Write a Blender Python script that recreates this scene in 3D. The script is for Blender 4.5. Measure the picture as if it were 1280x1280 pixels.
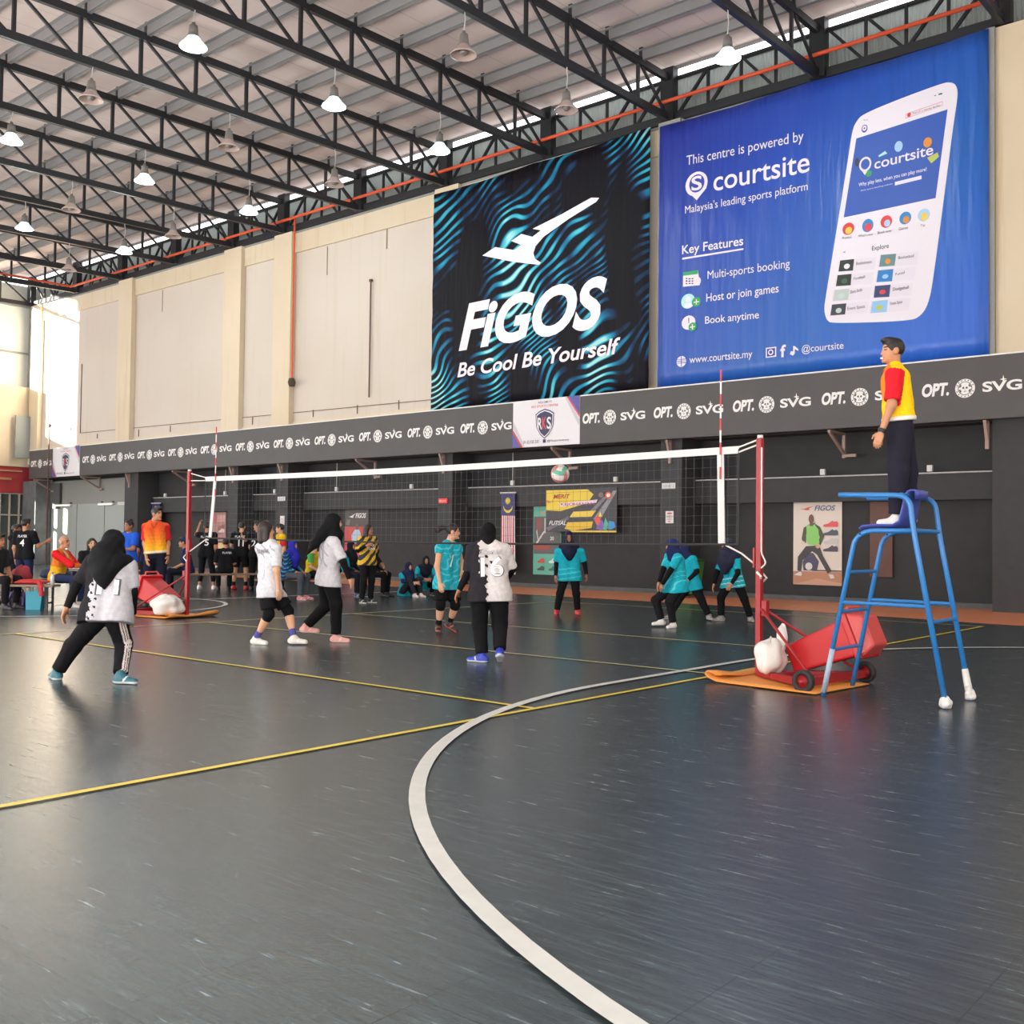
import bpy, math, random, json
import numpy as np
from mathutils import Vector, Matrix
from mathutils.bvhtree import BVHTree
random.seed(3)
for _o in list(bpy.data.objects): bpy.data.objects.remove(_o)
SC = bpy.context.scene
COL = SC.collection
# ---------------------------------------------------------------- camera
cam_d = bpy.data.cameras.new('camera'); cam = bpy.data.objects.new('camera', cam_d); COL.objects.link(cam)
cam_d.sensor_width = 36; cam_d.lens = 36*1301.776/1280; cam_d.clip_end = 300
CR = Vector((0.76588, 0.64286, 0.01232)); CU = Vector((0.00885, -0.02969, 0.99952)); CF = Vector((-0.64292, 0.76541, 0.02843))
m = Matrix((CR, CU, -CF)).transposed().to_4x4(); m.translation = Vector((5.2033, -9.5055, 1.3314))
cam.matrix_world = m
SC.camera = cam
# ---------------------------------------------------------------- world, sun, added daylight fill, exposure
W = bpy.data.worlds.new('world'); SC.world = W; W.use_nodes = True
bg = W.node_tree.nodes['Background']; bg.inputs[0].default_value = (0.8, 0.9, 1, 1); bg.inputs[1].default_value = 2.0
def light(name, typ, loc, power, color=(1, 1, 1), direction=None, **kw):
    d = bpy.data.lights.new(name, typ); d.energy = power; d.color = color
    for k, v in kw.items(): setattr(d, k, v)
    o = bpy.data.objects.new(name, d); COL.objects.link(o); o.location = loc
    if direction is not None: o.rotation_euler = Vector(direction).to_track_quat('-Z', 'Y').to_euler()
    return o
light('sun', 'SUN', (-60, -20, 20), 48.0, (1, 0.94, 0.82), (0.5, 1, -0.13), angle=math.radians(1.2))
light('fill_light_side', 'AREA', (-15, -13.2, 6.2), 1700, (1, 0.985, 0.95), (0, 1, 0.06), shape='RECTANGLE', size=56, size_y=9)  # added broad fill light in front of the closed near wall
light('fill_light_upward', 'AREA', (-15, -13.0, 1.6), 6600, (1, 0.92, 0.87), (0, .62, .78), shape='RECTANGLE', size=56, size_y=2.4)  # added fill light aimed upward to brighten the ceiling
light('fill_light_right', 'AREA', (13.5, 1, 7), 900, (1, 0.985, 0.96), (-1, 0, 0.02), shape='RECTANGLE', size=20, size_y=10)  # added fill light; the right wall behind it has no opening
VS = SC.view_settings; VS.view_transform = 'Standard'; VS.look = 'None'; VS.gamma = 1; VS.use_curve_mapping = False
VS.exposure = -0.1
SC.cycles.use_denoising = True
SC.cycles.max_bounces = 8; SC.cycles.diffuse_bounces = 4; SC.cycles.glossy_bounces = 3
SC.cycles.sample_clamp_indirect = 6
# ---------------------------------------------------------------- materials
def lin(c):
    if isinstance(c, str):
        c = c.lstrip('#'); c = [int(c[i:i+2], 16)/255 for i in (0, 2, 4)]
    return tuple(x/12.92 if x <= .04045 else ((x+.055)/1.055)**2.4 for x in c)
MATS = {}
def mat(name, color='#808080', rough=.6, metal=0, noise=0, scale=20, bump=0, bscale=60, emit=None, es=1, alpha=None, trans=0, coat=0):
    if name in MATS: return MATS[name]
    M = bpy.data.materials.new(name); M.use_nodes = True; MATS[name] = M
    nt = M.node_tree; b = nt.nodes['Principled BSDF']
    c = lin(color); b.inputs['Base Color'].default_value = (*c, 1); b.inputs['Roughness'].default_value = rough; b.inputs['Metallic'].default_value = metal
    if trans: b.inputs['Transmission Weight'].default_value = trans
    if coat: b.inputs['Coat Weight'].default_value = coat
    if emit is not None:
        b.inputs['Emission Color'].default_value = (*lin(emit), 1); b.inputs['Emission Strength'].default_value = es
    if alpha is not None: b.inputs['Alpha'].default_value = alpha
    tc = None
    if noise or bump:
        tc = nt.nodes.new('ShaderNodeTexCoord')
    if noise:
        n = nt.nodes.new('ShaderNodeTexNoise'); n.inputs['Scale'].default_value = scale; n.inputs['Detail'].default_value = 5
        nt.links.new(tc.outputs['Object'], n.inputs['Vector'])
        r = nt.nodes.new('ShaderNodeValToRGB'); r.color_ramp.elements[0].position = .3; r.color_ramp.elements[1].position = .7
        r.color_ramp.elements[0].color = (*[x*(1-noise) for x in c], 1); r.color_ramp.elements[1].color = (*[min(1, x*(1+noise)) for x in c], 1)
        nt.links.new(n.outputs['Fac'], r.inputs[0]); nt.links.new(r.outputs[0], b.inputs['Base Color'])
    if bump:
        n = nt.nodes.new('ShaderNodeTexNoise'); n.inputs['Scale'].default_value = bscale; n.inputs['Detail'].default_value = 4
        nt.links.new(tc.outputs['Object'], n.inputs['Vector'])
        bp = nt.nodes.new('ShaderNodeBump'); bp.inputs['Strength'].default_value = bump; bp.inputs['Distance'].default_value = .02
        nt.links.new(n.outputs['Fac'], bp.inputs['Height']); nt.links.new(bp.outputs[0], b.inputs['Normal'])
    return M
class NG:
    """small helper to write node graphs"""
    def __init__(s, M): s.nt = M.node_tree; s.b = s.nt.nodes['Principled BSDF']
    def n(s, t, **kw):
        x = s.nt.nodes.new('ShaderNode'+t)
        for k, v in kw.items():
            if k.startswith('i_'):
                key = k[2:]; key = int(key) if key.isdigit() else key.replace('_', ' ')
                if isinstance(v, bpy.types.NodeSocket): s.nt.links.new(v, x.inputs[key])
                else: x.inputs[key].default_value = v
            else: setattr(x, k, v)
        return x
    def math(s, op, a, b=0.0, c=0.0): return s.n('Math', operation=op, i_0=a, i_1=b, i_2=c).outputs[0]
    def ramp(s, fac, els, interp='LINEAR'):
        r = s.n('ValToRGB', i_0=fac); cr = r.color_ramp; cr.interpolation = interp
        while len(cr.elements) < len(els): cr.elements.new(.5)
        for e, (p, c) in zip(cr.elements, els): e.position = p; e.color = (*c, 1) if len(c) == 3 else c
        return r.outputs[0]
    def mix(s, fac, a, b, blend='MIX'):
        x = s.n('Mix', data_type='RGBA', blend_type=blend)
        for sock, v in ((x.inputs[0], fac), (x.inputs[6], a), (x.inputs[7], b)):
            if isinstance(v, bpy.types.NodeSocket): s.nt.links.new(v, sock)
            elif isinstance(v, tuple): sock.default_value = (*v, 1) if len(v) == 3 else v
            else: sock.default_value = v
        return x.outputs[2]
    def to(s, out, key): s.nt.links.new(out, s.b.inputs[key])
# ---------------------------------------------------------------- mesh helpers
def link(o, parent=None):
    COL.objects.link(o)
    if parent is not None: o.parent = parent
    return o
def tag(o, label=None, cat=None, group=None, kind=None):
    if label: o['label'] = label
    if cat: o['category'] = cat
    if group: o['group'] = group
    if kind: o['kind'] = kind
    return o
def thing(name, loc, label, cat, group=None, rz=0, kind=None):
    o = link(bpy.data.objects.new(name, None)); o.empty_display_size = .1
    o.location = loc; o.rotation_euler = (0, 0, rz)
    return tag(o, label, cat, group, kind)
class MB:
    def __init__(s): s.v = []; s.f = []; s.m = []
    def add(s, vs, fs, mi=0):
        k = len(s.v); s.v += [tuple(x) for x in vs]; s.f += [tuple(i+k for i in f) for f in fs]; s.m += [mi]*len(fs); return s
    def box(s, x0, x1, y0, y1, z0, z1, mi=0):
        v = [(x, y, z) for z in (z0, z1) for y in (y0, y1) for x in (x0, x1)]
        return s.add(v, [(0, 2, 3, 1), (4, 5, 7, 6), (0, 1, 5, 4), (2, 6, 7, 3), (0, 4, 6, 2), (1, 3, 7, 5)], mi)
    def beam(s, p, q, w, h=None, mi=0, up=(0, 0, 1)):
        p, q = Vector(p), Vector(q); h = h or w; d = (q-p).normalized(); u = Vector(up)
        if abs(d.dot(u)) > .98: u = Vector((1, 0, 0))
        a = d.cross(u).normalized()*w/2; b = a.cross(d).normalized()*h/2
        v = [e+i*a+j*b for e in (p, q) for j in (-1, 1) for i in (-1, 1)]
        return s.add(v, [(0, 1, 3, 2), (4, 6, 7, 5), (0, 4, 5, 1), (2, 3, 7, 6), (0, 2, 6, 4), (1, 5, 7, 3)], mi)
    def tube(s, pts, r, n=8, mi=0, cap=True):
        pts = [Vector(p) for p in pts]; rs = r if isinstance(r, (list, tuple)) else [r]*len(pts)
        d0 = (pts[1]-pts[0]).normalized(); u = Vector((0, 0, 1)) if abs(d0.z) < .9 else Vector((1, 0, 0))
        vs = []
        for i, p in enumerate(pts):
            d = (pts[min(i+1, len(pts)-1)]-pts[max(i-1, 0)]).normalized()
            a = d.cross(u).normalized(); b = a.cross(d).normalized(); u = b
            vs += [p+rs[i]*(math.cos(t)*a+math.sin(t)*b) for t in (2*math.pi*k/n for k in range(n))]
        fs = [(i*n+k, i*n+(k+1) % n, (i+1)*n+(k+1) % n, (i+1)*n+k) for i in range(len(pts)-1) for k in range(n)]
        if cap: fs += [tuple(range(n))[::-1], tuple(range((len(pts)-1)*n, len(pts)*n))]
        return s.add(vs, fs, mi)
    def lathe(s, prof, n=20, c=(0, 0, 0), mi=0):
        vs = [(c[0]+r*math.cos(2*math.pi*k/n), c[1]+r*math.sin(2*math.pi*k/n), c[2]+z) for r, z in prof for k in range(n)]
        fs = [(i*n+k, i*n+(k+1) % n, (i+1)*n+(k+1) % n, (i+1)*n+k) for i in range(len(prof)-1) for k in range(n)]
        return s.add(vs, fs, mi)
    def poly(s, pts, mi=0): return s.add(pts, [tuple(range(len(pts)))], mi)
    def build(s, name, mats, parent=None, smooth=False, bevel=0):
        me = bpy.data.meshes.new(name); me.from_pydata(s.v, [], s.f)
        for M in (mats if isinstance(mats, (list, tuple)) else [mats]): me.materials.append(M)
        if any(s.m): me.polygons.foreach_set('material_index', s.m)
        if smooth: me.polygons.foreach_set('use_smooth', [True]*len(s.f))
        me.update(); o = link(bpy.data.objects.new(name, me), parent)
        if bevel:
            b = o.modifiers.new('bevel', 'BEVEL'); b.width = bevel; b.segments = 2; b.limit_method = 'ANGLE'
        return o
def arc_pts(pts, r=.06, n=5):
    """round the corners of a polyline"""
    pts = [Vector(p) for p in pts]; out = [pts[0]]
    for a, b, c in zip(pts, pts[1:], pts[2:]):
        d1 = (a-b).normalized(); d2 = (c-b).normalized(); p, q = b+d1*r, b+d2*r
        out += [p*(1-t)**2+b*2*t*(1-t)+q*t*t for t in (k/n for k in range(n+1))]
    return out+[pts[-1]]
_TX = {}
def text2d(s, bold=0, shear=0):
    """verts and faces of a string in the plane, size 1"""
    key = (s, bold, shear)
    if key in _TX: return _TX[key]
    c = bpy.data.curves.new('t', 'FONT'); c.body = s; c.offset = bold; c.shear = shear; c.resolution_u = 5; c.fill_mode = 'FRONT'
    o = bpy.data.objects.new('t', c); COL.objects.link(o)
    dg = bpy.context.evaluated_depsgraph_get(); e = o.evaluated_get(dg); me = e.to_mesh()
    v = np.array([x.co[:2] for x in me.vertices]); f = [tuple(p.vertices) for p in me.polygons]
    e.to_mesh_clear(); bpy.data.objects.remove(o); bpy.data.curves.remove(c)
    _TX[key] = (v, f); return v, f
def cap_h(bold): 
    v, _ = text2d('H', bold); return v[:, 1].max()
def wall_text(mb, s, x0, z0, x1, cap, y, bold=0, shear=0, z1=None, mi=0):
    """lettering printed on a wall that faces -y, baseline from (x0,z0) to (x1,z1)"""
    v, f = text2d(s, bold, shear); z1 = z0 if z1 is None else z1
    w = v[:, 0].max()-v[:, 0].min(); k = (x1-x0)/w; h = cap/cap_h(bold)
    X = (v[:, 0]-v[:, 0].min())*k
    mb.add(np.stack([x0+X, np.full(len(v), y), z0+v[:, 1]*h+(z1-z0)*X/(x1-x0)], 1), f, mi); return mb
def disc(mb, x, z, rx, rz, y, mi=0, n=20, inner=0):
    if inner:
        o = [(x+rx*math.cos(t), y, z+rz*math.sin(t)) for t in (2*math.pi*k/n for k in range(n))]; i = [(x+(a-x)*inner, y, z+(c-z)*inner) for a, _, c in o]
        return mb.add(o+i, [(k, (k+1) % n, n+(k+1) % n, n+k) for k in range(n)], mi)
    return mb.poly([(x+rx*math.cos(t), y, z+rz*math.sin(t)) for t in (2*math.pi*k/n for k in range(n))], mi)
def wpoly(mb, pts, y, mi=0): return mb.poly([(a, y, b) for a, b in pts], mi)
# ================================================================ THE HALL
def floor_mat():
    M = mat('rubber_floor', '#2e3335', .3); g = NG(M)
    P = g.n('TexCoord').outputs['Object']
    sep = g.n('SeparateXYZ', i_0=P)
    def seam(ax):
        t = g.math('FRACT', g.math('MULTIPLY', sep.outputs[ax], 1/.61)); d = g.math('ABSOLUTE', g.math('SUBTRACT', t, .5))
        return g.math('GREATER_THAN', d, .496)
    se = g.math('MAXIMUM', seam(0), seam(1))
    st = g.n('Mapping', i_Vector=P, i_Rotation=(0, 0, .7), i_Scale=(1, 9, 1)).outputs[0]
    n1 = g.n('TexNoise', i_Vector=st, i_Scale=3.2, i_Detail=8, i_Roughness=.7).outputs['Fac']
    n2 = g.n('TexNoise', i_Vector=P, i_Scale=.5, i_Detail=3).outputs['Fac']
    st2 = g.n('Mapping', i_Vector=P, i_Rotation=(0, 0, -.5), i_Scale=(1, 26, 1)).outputs[0]
    n3 = g.n('TexNoise', i_Vector=st2, i_Scale=2.6, i_Detail=5, i_Roughness=.6).outputs['Fac']
    base = g.ramp(n1, [(.3, lin('#252d30')), (.52, lin('#384245')), (.72, lin('#566265'))])
    scr = g.ramp(n3, [(.66, (0, 0, 0)), (.72, (1, 1, 1))])
    base = g.mix(g.math('MULTIPLY', scr, .13), base, lin('#8d9392'))
    base = g.mix(g.math('MULTIPLY', n2, .35), base, lin('#30373b'))
    base = g.mix(g.math('MULTIPLY', se, .55), base, lin('#1a1d1f'))
    g.to(base, 'Base Color')
    g.to(g.math('ADD', g.math('MULTIPLY', n1, .24), .12), 'Roughness')
    n4 = g.n('TexNoise', i_Vector=P, i_Scale=28, i_Detail=4, i_Roughness=.6).outputs['Fac']
    bp = g.n('Bump', i_Strength=.35, i_Distance=.005, i_Height=g.math('SUBTRACT', g.math('ADD', n1, g.math('MULTIPLY', n4, .5)), g.math('MULTIPLY', se, .6)))
    g.to(bp.outputs[0], 'Normal')
    return M
floor = MB().box(-45.3, 14.3, -14.3, 15, -.2, 0).build('floor', floor_mat()); tag(floor, kind='structure')
ora = mat('orange_floor', '#d98860', .4, noise=.12, scale=6)
z = .004
o = MB().poly([(14, 9.0, z), (14, 15, z), (-34, 15, z), (-34, 12.2, z), (-12, 10.9, z), (-5.5, 10.7, z), (0, 9.75, z)]).build('floor_walkway', ora, floor); tag(o, kind='structure')
wl = mat('white_line', '#cdcfca', .4, noise=.06, scale=9); yl = mat('yellow_line', '#d8c23a', .42, noise=.08, scale=9); yl2 = mat('pale_yellow_line', '#c9c186', .45); ol = mat('walkway_line', '#d9b39a', .5)
def line(name, pts, w, M, z=.008):
    P = [Vector((*p, 0)) for p in pts]; L, R = [], []
    for i, p in enumerate(P):
        d = (P[min(i+1, len(P)-1)]-P[max(i-1, 0)]).normalized(); n = Vector((-d.y, d.x, 0))*w/2
        L.append((p+n)[:2]+(z,) if False else ((p+n).x, (p+n).y, z)); R.append(((p-n).x, (p-n).y, z))
    mb = MB(); n = len(P); mb.add(L+R, [(n+i, n+i+1, i+1, i) for i in range(n-1)])
    return tag(mb.build(name, M, floor), kind='structure')
line('sideline', [(0, 9.02), (0, -14)], .055, yl)
line('end_line', [(.0, 9), (-9, 9)], .05, yl2, .009)
line('centre_line', [(0, 0), (-9.02, 0)], .05, yl2, .009)
line('attack_line', [(0, -3), (-9, -3)], .055, yl, .009)
line('attack_line', [(0, 3), (-9, 3)], .05, yl2, .009)
line('far_sideline', [(-9, 9), (-9, -9)], .05, yl2)
A = [(5.58+6*math.cos(t), -1.4+6*math.sin(t)) for t in np.linspace(-math.pi/2, -math.pi, 40)]
B = [(5.58+6*math.cos(t), 1.1+6*math.sin(t)) for t in np.linspace(math.pi, math.pi/2, 40)]
line('goal_arc_line', A+B, .085, wl, .012)
line('halfway_line', [(-14.4, 10.6), (-14.4, -9.6)], .075, wl, .006)
line('centre_circle_line', [(-14.4+3.1*math.cos(t), .3+3.1*math.sin(t)) for t in np.linspace(0, 2*math.pi, 72)], .08, wl, .012)
line('walkway_line', [(-5.7, 12.2), (14, 10.6)], .05, ol, .012); line('walkway_line', [(.3, 10.9), (.55, 15)], .05, ol, .014); line('walkway_line', [(-11.5, 12.6), (-9, 13.6)], .05, ol, .014)
# ---- long wall with the banners (faces -y)
def plaster(name, base, dirt):
    M = mat(name, base, .85); g = NG(M); P = g.n('TexCoord').outputs['Object']
    a = g.n('TexNoise', i_Vector=g.n('Mapping', i_Vector=P, i_Scale=(3, 3, .12)).outputs[0], i_Scale=1.6, i_Detail=6, i_Roughness=.65).outputs['Fac']
    b = g.n('TexNoise', i_Vector=P, i_Scale=.35, i_Detail=3).outputs['Fac']
    c = g.ramp(a, [(.55, lin(base)), (.8, lin(dirt))]); c = g.mix(g.math('MULTIPLY', g.ramp(b, [(.4, (0, 0, 0)), (.7, (1, 1, 1))]), .35), c, lin(dirt))
    g.to(c, 'Base Color'); return M
cream = plaster('cream_plaster', '#d8c9b0', '#c4ae8a'); panel = plaster('white_plaster', '#cfc4b8', '#c4b6a6'); gray_w = mat('grey_paint', '#8d8d8a', .8, noise=.05)
blk = mat('black_paint', '#2d2e30', .75, noise=.12, scale=3); blk2 = mat('black_paint_column', '#38393b', .75, noise=.08, scale=4); dgr = mat('charcoal_paint', '#57595a', .8, noise=.1, scale=5)
steel = mat('black_steel', '#222327', .5); alu = mat('grey_cladding', '#9aa09d', .55); orange = mat('orange_pipe_paint', '#d9552f', .5)
wb = MB().box(-45, 14, 14.4, 15, 0, 5.3).build('wall_back', blk); tag(wb, kind='structure')
def wpart(name, M, *b, bevel=0, parent=None):
    mb = MB()
    for x in b: mb.box(*x)
    return tag(mb.build(name, M, parent or wb, bevel=bevel), kind='structure')
wpart('upper_wall', panel, (-44.4, 14, 13.8, 14.4, 4.6, 12.3))
wpart('ring_beam', cream, (-44.4, 14, 13.72, 13.79, 11.55, 12.3), (-44.4, 14, 13.76, 13.79, 4.8, 5.5))
for x0, x1 in ((-44.4, -43.5), (-36.4, -35.3), (-28.7, -27.6), (-25.6, -24.6), (-17.5, -16.5), (-9.3, -8.6), (-1.15, 1.3), (6.8, 7.6)):
    wpart('pilaster', cream, (x0, x1, 13.58, 13.79, 4.7, 12.3))
wpart('pilaster_cover', gray_w, (-9.28, -8.62, 13.5, 13.575, 4.7, 12.3), (-1.2, -1.02, 13.5, 13.57, 4.7, 12.3))
wpart('wall_capping', gray_w, (-44.4, 14, 13.7, 14.4, 12.24, 12.31))
for x0, x1 in ((-35.3, -34.25), (-27.95, -27.35), (-25.05, -24.4), (-17.05, -16.45), (-9.1, -8.47), (-1.06, 1.2), (6.9, 7.6)):
    wpart('column', blk2, (x0, x1, 13.45, 14.39, 0, 4.6))
wpart('lower_beam', blk2, (-34.2, 14, 14.15, 14.39, 2.37, 2.97))
wpart('upper_soffit', blk, (-44.4, 14, 13.85, 14.39, 4.0, 4.59))
wpart('plinth', dgr, (-34.2, 14, 14.2, 14.39, 0, .12))
# light grey door bay at the far end
lg = mat('light_grey_panel', '#a3a8a6', .55, noise=.04)
wpart('grey_bay', gray_w, (-44.4, -35.3, 14.2, 14.39, 0, 3.9))
d = MB()
for k in range(3): d.box(-43+k*2.45, -43+k*2.45+2.38, 14.12, 14.2, 0.02, 2.8)
tag(d.build('door_1', lg), kind='structure')
wpart('door_slab_column', mat('slate_grey', '#66696b', .8, noise=.2, scale=3), (-44.4, -43.1, 13.4, 14.2, 0, 3.9))
wpart('crack', mat('wall_crack', '#8c7f6c', .9), (-19.9, -19.86, 13.78, 13.797, 10.9, 11.55), (-22.9, -22.87, 13.782, 13.798, 10.5, 11.5), (-33.3, -33.27, 13.782, 13.798, 10.6, 11.5))
# hairline joint with rust drips and steel rods
jm = mat('rust_joint', '#6b5c4a', .9)
j = MB().beam((-39.8, 13.78, 5.98), (-17.4, 13.78, 5.75), .02)
for x, h in ((-38.3, .2), (-34.9, .3), (-32.5, .25), (-27, .3), (-23.5, .25), (-21.2, .3), (-19.2, .3)): j.box(x, x+.02, 13.77, 13.8, 5.85-h, 5.85)
j.box(-39.82, -39.79, 13.77, 13.8, 5.98, 9.1)
tag(j.build('rust_joint', jm, wb), kind='structure')
# ---- end wall (faces +x), with the tall openings the sun comes through
wlft = MB()
for y0, y1, z0, z1 in ((-14, 3.7, 0, 14), (12.2, 14.4, 3.3, 14), (3.7, 12.2, 13.3, 14), (3.7, 12.2, 3.5, 6.5), (3.7, 6.5, 0, 3.5), (7.75, 8.45, 0, 3.5), (9.7, 12.2, 0, 3.5), (6.5, 9.7, 0, 1.0), (6.5, 9.7, 2.2, 2.35), (12.2, 14.4, 0, .5)):
    wlft.box(-45.3, -45, y0, y1, z0, z1)
w5 = tag(MB().box(-44.99, -44.9, -10, 3.2, 2.4, 12.6).build('glow_panel_left', mat('bright_sheet', '#ffffff', .5, emit='#fffaf0', es=4.6)), kind='structure')  # glowing panel added as fill light on the unseen stretch of end wall
mu = MB()
for k in range(8): mu.box(-44.92, -44.8, -10.05+k*1.886, -9.95+k*1.886, 2.3, 12.7)
for k in range(6): mu.box(-44.92, -44.82, -10, 3.2, 2.35+k*2.04, 2.45+k*2.04)
tag(mu.build('window_frame', gray_w, w5), kind='structure')  # bars added over the glowing fill panel so it reads as glazing
wl_o = tag(wlft.build('wall_left', mat('white_cladding', '#d4d8d2', .6, noise=.04)), kind='structure')
wpart('cladding_rail', gray_w, (-45, -44.92, 12.2, 14.2, 10.05, 10.13), (-45, -44.9, 12.2, 14.2, 12.3, 12.5), (-45, -44.85, 13.75, 13.83, 8.5, 12.3), parent=wl_o)
wpart('cream_storey', cream, (-45, -44.5, 11, 14.1, 4.6, 8.4), parent=wl_o)
wpart('red_fascia', mat('red_fascia', '#a8353a', .6), (-45, -44.6, 11, 14.0, 3.35, 4.6), parent=wl_o)
wpart('fascia_rail', mat('tan_rail', '#b08a66', .7), (-44.6, -44.5, 11, 12.9, 3.95, 4.05), (-44.6, -44.5, 11, 13.4, 4.35, 4.42), parent=wl_o)
wd = MB()
for k in range(6): wd.box(-45, -44.9, 11.2+k*.45, 11.26+k*.45, .5, 3.3)
wd.box(-45, -44.9, 11.2, 13.6, 2.28, 2.34)
tag(wd.build('window_1', mat('window_frame', '#c9bfae', .6)), kind='structure')
gl = MB().box(-45.12, -45.05, 11, 13.9, .5, 3.3).build('window_pane', mat('dark_glass', '#59605f', .15), bpy.data.objects['window_1']); tag(gl, kind='structure')
wpart('grey_board', mat('grey_board', '#8f9796', .6), (-44.3, -44.2, 12.9, 13.9, 5.0, 7.0), parent=wl_o)
tag(MB().box(-45, 14, -14.3, -14, 0, 13).build('wall_front', panel), kind='structure')
tag(MB().box(-43, 13, -13.99, -13.9, 1.6, 10.8).build('glow_panel_front', mat('faint_glow_sheet', '#e8ecec', .5, emit='#f4f8ff', es=.6)), kind='structure')  # glowing sheet added on the unseen near wall to back the fill light
tag(MB().box(14, 14.3, -14, 14.4, 0, 14).build('wall_right', panel), kind='structure')
# ---- roof
SL = .035
def zb(y): return 12.33-SL*(13.6-y)     # underside level of the trusses
rm = mat('roof_sheet', '#dccac3', .75); g = NG(rm); P = g.n('TexCoord').outputs['Object']; sx = g.n('SeparateXYZ', i_0=P).outputs[0]
t = g.math('ABSOLUTE', g.math('SUBTRACT', g.math('FRACT', g.math('MULTIPLY', sx, 1/1.02)), .5))
nn = g.n('TexNoise', i_Vector=P, i_Scale=.6, i_Detail=4).outputs['Fac']
c = g.mix(g.math('MULTIPLY', g.math('GREATER_THAN', t, .487), .45), lin('#e0cfc8'), lin('#9a8f8c')); c = g.mix(g.math('MULTIPLY', nn, .22), c, lin('#c8b4ae')); g.to(c, 'Base Color')
g.to(g.n('Bump', i_Strength=.4, i_Distance=.05, i_Height=g.math('SINE', g.math('MULTIPLY', sx, 6.1599))).outputs[0], 'Normal')
def zt(y): return zb(y)+1.5
roof = MB(); v = [(x, y, zt(y)+dz) for dz in (0, .15) for y in (-14.2, 14.38) for x in (-45.2, 14.2)]
roof.add(v, [(0, 2, 3, 1), (4, 5, 7, 6), (0, 1, 5, 4), (2, 6, 7, 3), (0, 4, 6, 2), (1, 3, 7, 5)])
ceil = tag(roof.build('ceiling', rm), kind='structure')
pm = mat('purlin_grey', '#858485', .6)
NODES = [13.62-1.475*k for k in range(19)]
for k, y in enumerate(NODES[1:]):
    y += .12; zz = zb(y)+1.17
    pu = MB().box(-45, 14, y-.01, y+.01, zz, zz+.25).box(-45, 14, y, y+.09, zz, zz+.015).box(-45, 14, y-.09, y, zz+.235, zz+.25).build('purlin', pm, ceil)
    tag(pu, kind='structure')
# cladding above the wall and the daylight strip over it
cl = MB()
for k in range(590):
    x = -45+k*.1
    cl.poly([(x, 14.3, 12.4), (x+.05, 14.25, 12.4), (x+.05, 14.25, 13.84), (x, 14.3, 13.84)]); cl.poly([(x+.05, 14.25, 12.4), (x+.1, 14.3, 12.4), (x+.1, 14.3, 13.84), (x+.05, 14.25, 13.84)])
tag(cl.build('wall_cladding', alu, wb), kind='structure')
sky = mat('daylight_sheet', '#ffffff', .5, emit='#fbfdff', es=3.0)
tag(MB().box(-45, 14, 13.8, 13.84, 13.56, 13.74).build('window_2', sky), kind='structure')
tag(MB().box(-45.05, -44.98, -13, 14.1, 13.35, 13.72).build('window_3', sky), kind='structure')
tag(MB().box(-45, 14, 13.76, 13.86, 13.47, 13.55).box(-45, 14, 13.78, 13.9, 13.74, 13.83).build('trim_1', pm), kind='structure')
# ---- trusses
TX = [-44.5, -40.1, -36.2, -32.1, -28.2, -25.15, -21.05, -17.1, -13.05, -9.04, -4.95, -.9, 3.1, 7.2]
ch = MB(); H = 1.13
y0, y1 = -13.9, 13.75
tb = ch.beam((0, y0, zb(y0)+.09), (0, y1, zb(y1)+.09), .12, .18); bot = ch.build('bottom_chord', steel); COL.objects.unlink(bot)
c2 = MB().beam((0, y0, zb(y0)+H), (0, y1, zb(y1)+H), .12, .18); top = c2.build('top_chord', steel); COL.objects.unlink(top)
vt = MB().beam((0, 0, .1), (0, 0, H), .075, .075, up=(1, 0, 0)).build('vertical_strut', steel); COL.objects.unlink(vt)
dgm = MB().beam((0, -1.43, H), (0, -.06, .13+SL*1.4*0), .06, .06, up=(1, 0, 0)).build('diagonal_strut', steel); COL.objects.unlink(dgm)
cm = MB().box(-.05, .05, .1, .16, H+.08, H+.4).build('purlin_cleat', steel); COL.objects.unlink(cm)
ORD = ['over the corner of the far end wall', 'second from the far end wall', 'third from the far end wall', 'fourth from the far end wall', 'fifth from the far end wall', 'sixth from the far end wall', 'seventh from the far end wall', 'just left of the black teal banner', 'meeting the wall above the black teal banner', 'meeting the wall between the two big banners', 'meeting the wall above the middle of the blue banner', 'at the right end of the blue banner', 'first beyond the right end of the blue banner', 'second beyond the right end of the blue banner']
for x, od in zip(TX, ORD):
    if x > 0: continue
    r = thing('roof_truss', (x, 0, 0), 'black steel lattice roof truss '+od, 'roof truss', 'roof trusses')
    for src in (bot, top): link(src.copy(), r)
    for k, y in enumerate(NODES):
        if k > 15 or (x > -6 and k > 9): continue
        a = link(vt.copy(), r); a.location = (0, y, zb(y))
        if k: b = link(dgm.copy(), r); b.location = (0, y+1.475, zb(y))
        if k: e = link(cm.copy(), r); e.location = (0, y, zb(y))
stm = MB().box(-.19, .19, 13.5, 13.75, 12.33, 13.72)
st0 = stm.build('post_stub', steel); COL.objects.unlink(st0)
for x, od in zip(TX, ORD):
    if x > 0: continue
    s = link(st0.copy()); s.location = (x, 0, 0); s.name = 'truss_post'
    tag(s, 'steel post under the roof truss '+od, 'post', 'truss posts on the wall top')
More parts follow.
